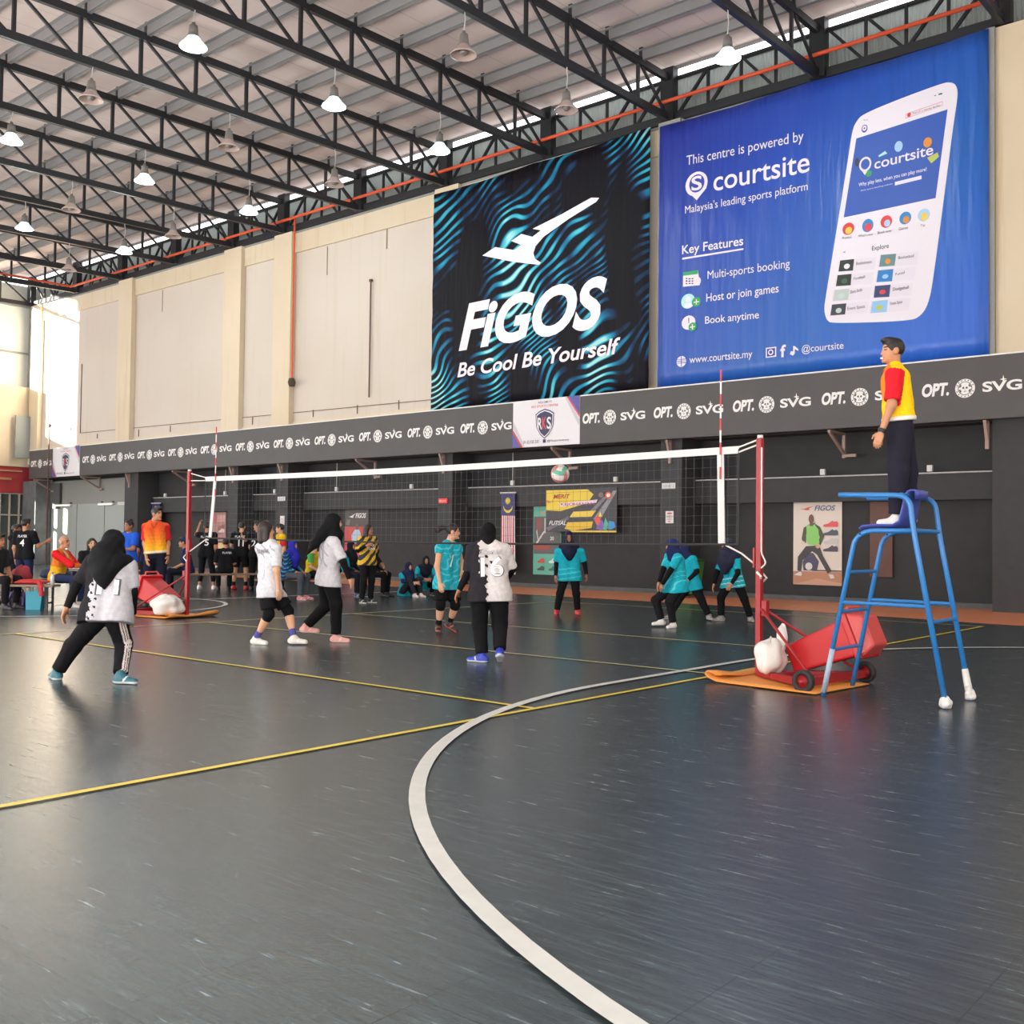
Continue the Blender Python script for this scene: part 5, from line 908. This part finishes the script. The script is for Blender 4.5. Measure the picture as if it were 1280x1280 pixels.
    if cap:
        cp = SDF(.015*s); cp.ell(hp(0, -.01, .03), HR, (.093*s if hijab else .083*s, .112*s if hijab else .1*s, .1*s)); cp.cut_plane(hp(0, 0, .045), -hu); cp.ell(hp(0, .11, .05), HR, (.07*s, .075*s, .009*s)); build_vf('cap', [cp.mesh(min(res, .011))], [cloth(cap)], T)
    if extra: extra(T, J, s, dict(U=U, R=R, F=Fw, hp=hp, res=res))
    if ground: T.location.z = -zmin
    else: T.location.z = root[2]-zmin
    return T
PJ = json.loads('{"p1":[[-3.923,-4.649,0.0],[-0.013,0.232,1.314],[0.044,0.18,1.188],[-0.063,0.04,1.127],[0.187,0.277,1.1],[-0.127,-0.071,0.916],[0.226,0.293,0.86],[-0.146,-0.145,0.716],[0.132,0.352,0.65],[0.131,0.089,0.676],[0.074,0.043,0.642],[0.189,0.138,0.65],[-0.201,-0.047,0.357],[0.139,0.263,0.376],[-0.318,-0.136,0.114],[0.318,0.136,0.117],[-0.429,-0.12,-0.003],[0.436,0.187,0.013]],"p2":[[-5.517,-1.349,0.0],[-0.118,-0.071,1.445],[-0.079,-0.06,1.317],[-0.228,-0.077,1.224],[0.12,-0.098,1.217],[-0.323,0.088,0.956],[0.186,-0.137,0.948],[-0.294,0.186,0.746],[0.202,-0.115,0.721],[-0.047,-0.062,0.7],[-0.074,0.021,0.672],[-0.026,-0.122,0.678],[0.034,0.173,0.429],[0.028,-0.119,0.396],[0.182,0.153,0.101],[-0.182,-0.153,0.085],[0.346,0.255,-0.002],[-0.067,-0.118,-0.015]],"p3":[[-5.427,-0.687,0.0],[0.151,0.061,1.538],[0.115,0.049,1.385],[-0.067,0.122,1.289],[0.247,-0.006,1.281],[-0.066,0.237,1.042],[0.36,0.046,1.042],[-0.07,0.37,0.889],[0.369,0.153,0.821],[0.077,0.039,0.825],[-0.018,0.078,0.8],[0.171,0.001,0.807],[-0.012,0.095,0.459],[0.232,0.051,0.484],[-0.19,-0.096,0.183],[0.19,0.096,0.07],[-0.083,-0.028,0.08],[0.33,0.177,0.012]],"p4":[[-5.278,1.476,0.0],[0.117,0.035,1.465],[0.076,0.006,1.33],[0.08,0.183,1.229],[0.071,-0.19,1.223],[0.087,0.25,1.011],[0.11,-0.278,0.969],[0.154,0.181,0.859],[0.185,-0.298,0.741],[0.044,0.001,0.734],[0.069,0.088,0.704],[0.032,-0.099,0.708],[0.151,0.065,0.403],[0.059,-0.144,0.406],[0.021,0.095,0.147],[-0.021,-0.095,0.108],[0.163,0.129,0.006],[0.053,-0.186,-0.006]],"p5":[[-2.316,-0.883,0.0],[-0.123,0.069,1.431],[-0.082,0.029,1.341],[-0.21,-0.1,1.244],[0.071,0.135,1.248],[-0.254,-0.115,0.992],[0.089,0.237,1.033],[-0.327,-0.17,0.799],[-0.115,0.396,0.924],[-0.036,0.01,0.773],[-0.116,-0.055,0.745],[0.041,0.077,0.748],[-0.179,0.008,0.435],[-0.007,0.153,0.429],[-0.108,-0.024,0.085],[0.108,0.024,0.146],[-0.266,-0.075,0.01],[0.005,0.152,0.004]],"p6":[[-6.377,5.897,0.0],[0.067,-0.059,1.455],[0.036,-0.014,1.308],[0.204,0.131,1.193],[-0.12,-0.141,1.187],[0.238,0.207,0.972],[-0.163,-0.13,0.965],[0.324,0.143,0.772],[-0.109,-0.22,0.747],[0.037,0.007,0.755],[0.107,0.067,0.73],[-0.031,-0.049,0.728],[0.162,0.06,0.413],[-0.069,-0.134,0.409],[0.147,0.123,0.112],[-0.147,-0.123,0.107],[0.249,0.017,0.023],[-0.067,-0.249,0.018]],"p7":[[-3.514,4.723,0.0],[0.072,0.003,1.293],[0.107,0.036,1.199],[0.221,-0.061,1.123],[-0.035,0.089,1.133],[0.154,-0.175,0.913],[-0.089,0.012,0.926],[-0.012,-0.137,0.701],[-0.107,-0.087,0.721],[0.134,0.078,0.694],[0.21,0.012,0.667],[0.026,0.118,0.658],[0.093,-0.091,0.431],[-0.188,-0.053,0.439],[0.102,0.008,0.082],[-0.102,-0.008,0.118],[0.1,-0.095,-0.007],[-0.174,-0.156,0.017]],"p8":[[-4.139,6.471,0.0],[-0.093,-0.055,1.232],[-0.062,-0.025,1.145],[0.108,-0.076,1.086],[-0.151,0.071,1.098],[0.169,-0.043,0.872],[-0.202,-0.002,0.861],[0.054,-0.135,0.731],[-0.237,-0.118,0.728],[0.014,0.057,0.645],[0.105,0.004,0.615],[-0.091,0.101,0.606],[0.216,0.041,0.375],[-0.207,0.012,0.392],[0.312,0.131,0.116],[-0.312,-0.131,0.094],[0.456,-0.007,0.055],[-0.354,-0.229,0.034]],"p9":[[-3.418,6.797,0.0],[-0.081,-0.16,1.302],[-0.048,-0.127,1.175],[0.093,-0.161,1.064],[-0.221,-0.033,1.057],[0.184,-0.273,0.829],[-0.294,-0.124,0.82],[0.094,-0.328,0.651],[-0.313,-0.199,0.623],[-0.005,-0.072,0.676],[0.096,-0.118,0.653],[-0.132,-0.021,0.643],[0.192,-0.053,0.381],[-0.232,-0.096,0.391],[0.235,0.086,0.07],[-0.235,-0.086,0.058],[0.338,-0.02,-0.021],[-0.34,-0.198,-0.011]],"p10":[[-13.049,1.46,0.0],[0.173,-0.035,1.705],[0.083,-0.041,1.572],[0.179,0.149,1.463],[-0.021,-0.149,1.458],[0.211,0.188,1.145],[-0.042,-0.156,1.141],[0.325,0.123,0.902],[0.1,-0.195,0.858],[0.108,0.005,0.929],[0.146,0.103,0.898],[0.027,-0.063,0.897],[0.167,0.072,0.449],[-0.04,-0.102,0.446],[0.059,0.102,0.014],[-0.059,-0.102,0.016],[0.273,0.048,-0.034],[0.138,-0.196,-0.035]],"p11":[[1.914,-0.115,1.5],[-0.044,-0.144,1.565],[-0.03,-0.127,1.453],[0.029,-0.283,1.343],[-0.122,0.058,1.411],[0.027,-0.352,1.061],[-0.153,0.121,1.13],[-0.049,-0.381,0.834],[-0.199,0.039,0.884],[-0.003,-0.085,0.92],[0.022,-0.167,0.877],[-0.035,0.02,0.906],[0.018,-0.156,0.505],[0.009,0.097,0.529],[-0.005,-0.135,0.1],[0.005,0.135,0.124],[-0.134,-0.266,0.019],[-0.131,-0.003,0.048]]}')
FWD = math.atan2(.76541, -.64292)       # straight away from the photographer
AWAY, RIGHT, TOWARD, LEFT = FWD, FWD-math.pi/2, FWD+math.pi, FWD+math.pi/2
def pj(n): return tuple(PJ[n][0]), dict(zip(KEYS, PJ[n][1:]))
TEAL = '1fa9bd'
def halves(r, f, u, sl):       # black left half, white right half with a ragged border
    e = np.where(u > -.36, -.1, -.03)+.012*np.sin(u*40)+.01*np.sin(u*93+1); sp = (np.sin(r*55+3)*np.sin(u*60+r*20) > .55) & (r < e+.16) & (u < -.1) & (u > -.3); return np.where((r < e) | sp | (r < -.17), 1, 0)
def p1zone(r, f, u, sl):
    e = -.125+.015*np.sin(u*22)+.01*np.sin(u*71+1); sp = (np.sin(r*70)*np.sin(u*80+r*30) > .6) & (r < e+.07); return np.where((r < e) | sp, 1, 0)
rt, J = pj('p1')
tri = [([(0, -.03, .1), (-.03, -.12, -.02), (-.02, -.14, -.2), (0, -.125, -.33)], [.1, .12, .085, .015]), ([(-.16, -.02, -.06), (.02, -.1, -.08), (.14, -.03, -.06)], [.08, .1, .075]), ([(-.1, -.12, -.08), (-.02, -.14, -.26)], [.07, .04]), ([(.09, -.12, -.08), (.0, -.14, -.26)], [.07, .04]), ([(0, .07, .02), (.02, .09, -.12)], [.1, .08])]
person('player in white and black shirt and black headscarf lunging, nearest the left edge', rt, J, AWAY-.75, 'mid', 1.62, 'bcbbc2', p1zone, ('232226',), .85, '151518', .1, 1.28, '161518', legw=1.12, shoes=('24606e', 'c3cfd0'), hijab='17181b', drape=tri, text=(('11', True, .03, -.39, .22, .15, '5a5a62'), ('11', True, .03, -.383, .19, .135, 'f4f4f6')), stripe=(np.array(CR*.75-CF*.66), 'd9cfca'), res=.0115)
rt, J = pj('p2')
person('player in white shirt number 5 with bare legs and black knee pads', rt, J, AWAY-1.0, 'light', 1.62, 'cdcdd3', lambda r, f, u, sl: np.where((f < -.08) & (np.sin(u*60+r*40) > .75) & (u > -.22), 1, 0), ('9b9ba1',), .85, None, .1, 1.0, '17171a', 'short', '131315', '54549a', ('d9d6cd', 'e9e6df'), 'bob', '2a1f1c', text=(('GOMBAK', True, 0, -.16, .26, .05, '85858c'), ('5', True, -.03, -.46, .15, .22, 'fafafc')), res=.0115)
rt, J = pj('p3')
tail = [([(-.0, -.05, .1), (0, -.12, -.0), (.0, -.2, -.13), (-.02, -.29, -.27)], [.08, .07, .05, .01]), ([(-.05, .03, -.02), (.05, .03, -.02)], [.085, .085]), ([(0, .07, .0), (0, .1, -.1)], [.09, .05])]
person('player in white shirt and long black headscarf stepping right, pink shoes', rt, J, RIGHT+.15, 'light', 1.68, 'cbcacf', lambda r, f, u, sl: np.where((f < -.07) & (np.sin(u*50+r*55) > .8) & (u < -.1) & (u > -.4) & ~sl, 1, 0), ('a5a4aa',), .9, '18171c', .1, 1.08, '121215', legw=1.1, shoes=('d99c94', 'eec2ba'), hijab='131417', drape=tail, text=(('12', True, .0, -.38, .2, .17, 'b5b4ba'),), res=.0115)
rt, J = pj('p4')
person('player in sleeveless teal shirt number 7 with a ponytail and knee pads', rt, J, RIGHT+.1, 'light', 1.62, TEAL, lambda r, f, u, sl: np.where(np.sin(r*30+u*45+3*np.sin(u*20+f*30)) > .72, 1, 0), ('5cc4d2',), .3, None, .1, 1.2, '151517', 'short', '121214', '17171a', ('2c2524', 'c9664c'), 'pony', '251a18', text=(('7', False, -.05, -.36, .1, .17, 'f2f6f8'),), res=.0115)
rt, J = pj('p5')
person('player number 16 in half black half white shirt seen from behind', rt, J, AWAY-.1, 'tan', 1.6, 'cbc7c6', halves, ('28262b',), .95, '141416', .1, 1.3, '151517', legw=1.22, shoes=('2c3fb0', 'c9cdd6'), hijab='121214', text=(('16', True, .035, -.4, .27, .22, '55545a'), ('16', True, .035, -.393, .25, .205, 'f4f2f3'), ('GOMBAK', True, .03, -.16, .26, .05, 'b4b2b6')), res=.0105)
rt, J = pj('p6')
bib = [([(0, .06, .03), (0, .1, -.14), (0, .11, -.24)], [.1, .1, .05]), ([(-.12, .0, -.03), (0, .05, -.08), (.12, .0, -.03)], [.08, .1, .08]), ([(-.07, .08, -.1), (0, .11, -.2)], [.08, .06]), ([(.07, .08, -.1), (0, .11, -.2)], [.08, .06])]
person('teal shirted player in navy headscarf facing the camera, red shoes', rt, J, TOWARD, 'tan', 1.58, TEAL, lambda r, f, u, sl: np.where((u < -.42) & (np.sin(u*70+r*9) > .6), 1, 0), ('45c0d0',), .8, '151518', .1, 1.25, '131316', shoes=('d9404a', 'd9404a'), hijab='1f2138', drape=bib, res=.0125)
rt, J = pj('p7')
tuck = [([(0, .05, .03), (0, .08, -.08)], [.1, .06]), ([(-.06, .0, -.02), (.06, .0, -.02)], [.085, .085])]
person('crouching teal shirted player in navy headscarf facing left, white shoes', rt, J, LEFT, 'mid', 1.6, TEAL, lambda r, f, u, sl: np.where(np.sin(r*25+u*50+3*np.sin(u*18)) > .9, 1, 0), ('58c4d2',), .8, '141417', .12, 1.1, '1b1a1e', shoes=('eeeae8', 'f4f2f0'), hijab='232a55', drape=tuck, cap='2a3162', res=.0125)
rt, J = pj('p8')
person('teal shirted player half hidden behind the crouching one, by the green bin', rt, J, LEFT, 'mid', 1.56, TEAL, None, (), .8, '141417', .1, 1.1, '17171a', shoes=('8d8a88', 'b9b6b4'), hijab='232a50', drape=tuck, res=.0135)
rt, J = pj('p9')
bigbib = [([(0, .07, .03), (0, .14, -.14), (0, .17, -.3)], [.1, .13, .07]), ([(-.15, .0, -.05), (0, .06, -.1), (.12, .02, -.05)], [.09, .13, .08]), ([(-.1, .12, -.16), (.0, .17, -.28)], [.1, .07])]
person('teal shirted player in long dark headscarf behind the near net band', rt, J, LEFT, 'mid', 1.57, TEAL, lambda r, f, u, sl: np.where((u < -.4) & (np.sin(u*80+r*9) > .6), 1, 0), ('8fd6de',), .8, '141417', .1, 1.12, '151518', shoes=('8b8985', 'b5b2ae'), hijab='2b2c42', drape=bigbib, cap='3f414c', res=.0125)
def whistle(T, J, s, d):
    nb, R, F, U = J['neck'], d['R'], d['F'], d['U']; MB().tube([nb+R*.07, nb+F*.12-U*.06+R*.04, nb+F*.15-U*.13, nb+F*.12-U*.06-R*.04, nb-R*.07], .006, 6).build('lanyard', plain('2b2b33'), T)
    w = J['wrL']; MB().tube([w-unit(w-J['elL'])*.02, w+unit(w-J['elL'])*.01], .036, 12).build('wristwatch', plain('1c1c20'), T)
refz = lambda r, f, u, sl: np.where(sl, 1, 2+np.clip((-u-.08)/.42*7, 0, 7).astype(int))
rt, J = pj('p10')
person('official in orange and yellow shirt standing beside the far net post', rt, J, RIGHT-.45, 'mid', 1.82, 'e0592c', refz, ('c8272c', 'e0592c', 'e2632c', 'e4702b', 'e67f2b', 'e88f2b', 'ea9f2c', 'ecae2d', 'edb92e'), .82, None, -.02, 1.12, '1c2030', legw=1.12, shoes=('1b1b1e', '1b1b1e'), hair='short', belt='d9d3c8', extra=whistle, res=.0125)
def watch(T, J, s, d):
    w = J['wrL']; a = unit(w-J['elL']); MB().tube([w-a*.03, w+a*.005], .034, 14).build('wristwatch', plain('1c1c20'), T)
    p = d['hp'](0, .083, -.06); f = unit(d['hp'](0, 1, 0)-d['hp'](0, 0, 0)); MB().tube([p-f*.015, p+f*.02], .009, 8).build('whistle', plain('e9e6e2'), T)
uz = lambda r, f, u, sl: np.where(sl, 1, np.where((f > .04) & (u > -.3), 2, 0))
rt, J = pj('p11')
rt = (rt[0], rt[1]-.08, 1.512)
person('umpire in yellow shirt with red sleeves standing on the blue chair', rt, J, LEFT, 'mid', 1.62, 'efc51a', uz, ('d5202c', 'e0822c'), .85, None, -.03, 1.22, '24232f', legw=1.22, shoes=('ece8e4', 'f4f2ee'), hair='short', belt='e4dfd6', extra=watch, res=.0095, ground=False)
# ---------------------------------------------------------------- people along the far side, from pose templates
def rot(d, face):
    c, s = math.cos(face-math.pi/2), math.sin(face-math.pi/2); return {k: (v[0]*c-v[1]*s, v[0]*s+v[1]*c, v[2]) for k, v in d.items()}
def pose(kind, h, face, **tw):
    d = {}
    if kind == 'stand':
        d = dict(head=(0, .03, .935*h), neck=(0, 0, .85*h), pel=(0, 0, .55*h))
        for s, e in (('L', -1), ('R', 1)): d.update({'sh'+s: (e*.112*h, 0, .815*h), 'el'+s: (e*.135*h, -.02, .63*h), 'wr'+s: (e*.14*h, .05, .49*h), 'hip'+s: (e*.055*h, 0, .53*h), 'kn'+s: (e*.065*h, .02, .29*h), 'an'+s: (e*.07*h, -.02, .055*h), 'to'+s: (e*.085*h, .13, .02)})
    if kind == 'sit':
        z = .5; d = dict(pel=(0, 0, z+.07), neck=(0, .08, z+.07+.3*h), head=(0, .13, z+.07+.385*h))
        for s, e in (('L', -1), ('R', 1)): d.update({'sh'+s: (e*.108*h, .06, z+.05+.27*h), 'el'+s: (e*.14*h, .1, z+.04+.1*h), 'wr'+s: (e*.07*h, .33, z+.1), 'hip'+s: (e*.06*h, .04, z+.05), 'kn'+s: (e*.085*h, .42, z+.03), 'an'+s: (e*.08*h, .4, .08), 'to'+s: (e*.09*h, .55, .02)})
    if kind == 'floor':
        d = dict(pel=(0, 0, .13), neck=(0, .1, .13+.3*h), head=(0, .14, .13+.385*h))
        for s, e in (('L', -1), ('R', 1)): d.update({'sh'+s: (e*.105*h, .08, .1+.275*h), 'el'+s: (e*.14*h, .2, .38), 'wr'+s: (e*.05*h, .42, .36), 'hip'+s: (e*.06*h, .02, .12), 'kn'+s: (e*.08*h, .36, .42), 'an'+s: (e*.06*h, .5, .08), 'to'+s: (e*.07*h, .65, .02)})
    if kind == 'squat':
        d = dict(pel=(0, 0, .26), neck=(0, .2, .26+.29*h), head=(0, .25, .26+.375*h))
        for s, e in (('L', -1), ('R', 1)): d.update({'sh'+s: (e*.11*h, .18, .23+.265*h), 'el'+s: (e*.15*h, .28, .46), 'wr'+s: (e*.05*h, .5, .42), 'hip'+s: (e*.07*h, .03, .26), 'kn'+s: (e*.15*h, .38, .38), 'an'+s: (e*.1*h, .16, .08), 'to'+s: (e*.13*h, .3, .02)})
    d.update(tw); return rot(d, face)
def bgp(label, x, y, kind, face, h=1.6, head=None, tw={}, **kw):
    kw.setdefault('res', .018); kw['kindof'] = 'sit' if kind != 'stand' else None; return person(label, (x, y, 0), pose(kind, h, face, **tw), face if head is None else head, h=h, **kw)
yb = lambda r, f, u, sl: np.where(np.sin((r+u)*34) > .0, 1, 0)
ysh = lambda r, f, u, sl: np.where((u > -.12) & (r < -.02) | sl & (u > -.12), 1, 0)
bgp('man in dark shirt with yellow and green shoulder sitting at the left edge', -14.25, -1.02, 'sit', RIGHT-.3, 1.72, sk='tan', shirt='24282a', zone=lambda r, f, u, sl: np.where((u > -.1) & (r > .04) & (f < .06), np.where(u > -.04, 2, 1), 0), zcols=('b9cf2f', '7fbf3f'), sleeve=.85, pants='17171a', hair='short', shoes=('222226', '444448'), tw=dict(wrR=(.14, .36, .6), wrL=(-.02, .38, .56)))
bgp('person in black shirt number 4 standing with back turned at the far left', -17.5, 1.05, 'stand', AWAY-.1, 1.7, head=AWAY-.5, sk='mid', shirt='17171b', pants='222a4a', hair='short', text=(('PLAYER', True, 0, -.13, .2, .05, 'd9d9dc'), ('4', True, 0, -.31, .1, .14, 'e6e6e8')), legs='crop', tw=dict(elR=(.26, .08, 1.12), wrR=(.36, .22, 1.22)), shoes=('2b2b30', '3b3b40'))
bgp('dark dressed man facing right behind the black shirt number 4', -18.3, 1.2, 'stand', RIGHT, 1.58, sk='tan', shirt='1c1c22', pants='1d1f2c', hair='short', shoes=('2b2b30', '3b3b40'), tw=dict(elR=(.2, .12, 1.05), wrR=(.12, .32, 1.0)))
bgp('elderly man in orange vest with red sleeves sitting with hand at chin', -13.9, -.0, 'sit', RIGHT-.15, 1.68, sk='mid', shirt='e07b2b', zone=lambda r, f, u, sl: np.where(sl, 1, np.where(u < -.3, 2, 0)), zcols=('d8232b', 'e5b32e'), sleeve=1.5, pants='2b3454', hair='bald', hairc='a9a19a', shoes=('d9d7d4', 'e6e4e0'), tw=dict(elR=(.17, .38, .8), wrR=(.05, .2, 1.0), elL=(-.2, .28, .78), wrL=(-.02, .5, .78)))
bgp('dark haired woman behind the scorer table, partly hidden by the lunging player', -14.95, 1.2, 'sit', TOWARD+.6, 1.6, sk='light', shirt='1d1d22', pants='1d1d22', hair='bob', shoes=('26262a', '3a3a3e'), tw=dict(elL=(-.2, .25, .82), wrL=(-.02, .22, 1.08)))
bgp('person in bright blue shirt standing left of the orange shirted official', -14.9, 2.02, 'stand', TOWARD-.5, 1.68, sk='tan', shirt='2557c4', pants='1d2234', hair='bun', shoes=('1b1b1e', '333338'), tw=dict(elL=(-.24, .1, 1.1), wrL=(-.05, .28, 1.08)))
bgp('person in navy shirt mostly hidden behind the orange shirted official', -15.35, 2.75, 'stand', AWAY+.3, 1.66, sk='tan', shirt='1f2547', pants='1a1b28', hair='short', shoes=('1b1b1e', '333338'))
bgp('person in navy shirt and cap sitting behind the far net post', -16.75, 4.62, 'sit', LEFT+.2, 1.66, sk='mid', shirt='232c52', pants='1a1c2c', cap='27315c', hair='short', sleeve=.95, shoes=('1b1b1e', '333338'), wide=1.12)
bgp('person in black shirt number 5 reaching up by the far net band', -18.05, 5.98, 'stand', AWAY, 1.74, head=AWAY+.2, sk='mid', shirt='17171b', pants='17171b', legs='crop', hair='short', text=(('PLAYER', True, 0, -.13, .24, .05, 'd5d5d8'), ('5', True, .03, -.31, .1, .15, 'e6e6e8')), shoes=('e9e6e4', 'f0eeec'), tw=dict(elL=(-.3, .1, 1.42), wrL=(-.26, .22, 1.68), anL=(-.16, -.04, .09), knL=(-.13, .03, .5), anR=(.2, .0, .09), knR=(.15, .05, .5)))
bgp('person in black sitting with back turned between numbers 5 and 11', -17.05, 5.87, 'sit', AWAY+.35, 1.66, sk='mid', shirt='17171b', pants='1b1b1f', hair='short', sleeve=.95, text=(('PLAYER', True, .03, -.14, .22, .05, 'd5d5d8'),), shoes=('1b1b1e', '333338'))
bgp('person in black shirt number 11 and shorts with red shoes, back turned', -17.6, 6.72, 'stand', AWAY, 1.76, sk='light', shirt='161619', pants='151518', legs='short', hair='short', socks='1b1b1e', text=(('PLAYER', True, 0, -.13, .26, .05, 'd5d5d8'), ('11', True, .02, -.33, .13, .16, 'e6e6e8')), shoes=('d8434a', 'd8434a'), wide=1.1, tw=dict(knL=(-.16, .02, .5), anL=(-.18, -.02, .09), knR=(.13, .02, .5), anR=(.14, -.02, .09), elL=(-.28, .1, 1.15), wrL=(-.3, .28, 1.2)))
bgp('person in black shirt number 2 turning the head left beside number 11', -17.14, 6.88, 'stand', AWAY, 1.78, head=LEFT+.3, sk='mid', shirt='17171b', pants='17171b', hair='short', text=(('2', True, -.06, -.34, .1, .15, 'e6e6e8'),), shoes=('1b1b1e', '333338'), tw=dict(elL=(-.32, .05, 1.3), wrL=(-.42, .1, 1.42)))
bgp('man in yellow shirt standing by the column behind the white number 5', -16.65, 7.25, 'stand', LEFT+.5, 1.72, head=LEFT, sk='light', shirt='e3b91c', zone=lambda r, f, u, sl: np.where(sl & (u < -.14), 1, 0), zcols=('c93038',), pants='1a1a1f', hair='short', shoes=('1b1b1e', '333338'))
blue_b = [([(0, .07, .03), (0, .13, -.12), (.0, .15, -.28)], [.1, .11, .07]), ([(-.1, .02, -.04), (.1, .02, -.04)], [.095, .095])]
bgp('woman in bright blue headscarf and grey trousers sitting on the low bench', -13.35, 4.92, 'sit', RIGHT-.35, 1.62, sk='mid', shirt='24365f', zone=lambda r, f, u, sl: np.where(np.sin(r*60+u*80) > .55, 1, 0), zcols=('3f8fb5',), sleeve=1.8, pants='4c525a', hijab='2b2d9e', drape=blue_b, shoes=('d98a8c', 'e9d6d4'), res=.015, wide=1.08)
bgp('person in yellow and green shirt sitting right of the blue headscarf', -13.55, 5.75, 'sit', RIGHT-.3, 1.6, sk='light', shirt='d9bd2f', zone=lambda r, f, u, sl: np.where(sl & (u > -.14), 1, 0), zcols=('4fae5a',), pants='1a1a1f', hair='short', shoes=('2b2b2f', '444448'), tw=dict(neck=(0, .0, .95), head=(-.02, .02, 1.1)))
bgp('teal shirted person in black headscarf sitting behind the striped shirt', -13.5, 6.75, 'sit', RIGHT-.5, 1.58, sk='mid', shirt=TEAL, pants='1b1e2a', hijab='17181c', drape=blue_b, arms='17181c', shoes=('3f4a66', 'c9ccd0'))
bgp('person in yellow and black diagonally striped shirt standing in front of the bench', -11.25, 5.36, 'stand', RIGHT-.75, 1.66, head=RIGHT-.3, sk='tan', shirt='3d3c3f', zone=yb, zcols=('e0b53a',), sleeve=.95, arms='17171a', pants='17171a', hair='bob', hairc='231a16', wide=1.1, hem=.1, shoes=('1a1a1d', 'dcd9d6'), text=(('STAR', False, 0, -.2, .2, .05, 'efe9e2'), ('TEAM', False, 0, -.27, .22, .05, 'efe9e2')), res=.014, tw=dict(elR=(.27, .02, 1.12), wrR=(.2, .2, 1.22), elL=(-.24, -.05, 1.05), wrL=(-.3, .1, .86)))
bgp('black trousered person sitting behind the striped shirt, mostly hidden', -13.15, 7.16, 'sit', RIGHT-.3, 1.58, sk='mid', shirt='1c1c22', pants='141417', hijab='18181c', drape=tuck, arms='18181c', shoes=('1a1a1d', '3a3a3e'))
bgp('teal shirted person in navy headscarf sitting on the floor with knees up', -12.62, 7.8, 'floor', TOWARD+.75, 1.52, sk='light', shirt=TEAL, pants='2b2d34', hijab='23264a', drape=blue_b, arms='23264a', shoes=('e4d3d0', 'efe4e2'), res=.015)
bgp('teal shirted person number 15 in dark headscarf squatting against the wall', -12.8, 8.62, 'squat', TOWARD+.25, 1.58, sk='mid', shirt=TEAL, pants='17171b', hijab='20222f', drape=bib, arms='3f3a5a', shoes=('1c1c20', 'd5d2d0'), text=(('15', False, 0, -.36, .12, .1, 'd9e6e8'),), res=.015)
bgp('black trousered player with white shoes hidden behind number 16', -7.35, 4.72, 'stand', LEFT, 1.56, sk='light', shirt=TEAL, pants='151518', hijab='232a50', drape=tuck, shoes=('eceae8', 'f2f0ee'), arms='17171a', tw=dict(pel=(0, -.12, .74), neck=(0, .08, 1.1), head=(0, .16, 1.24), shL=(-.17, .07, 1.05), shR=(.17, .07, 1.05), elL=(-.2, .12, .82), elR=(.2, .12, .82), wrL=(-.08, .35, .8), wrR=(.08, .35, .8), hipL=(-.09, -.1, .72), hipR=(.09, -.1, .72), knL=(-.14, .16, .42), knR=(.14, .16, .42), anL=(-.16, .0, .085), anR=(.16, .0, .085), toL=(-.17, .15, .02), toR=(.17, .15, .02)))
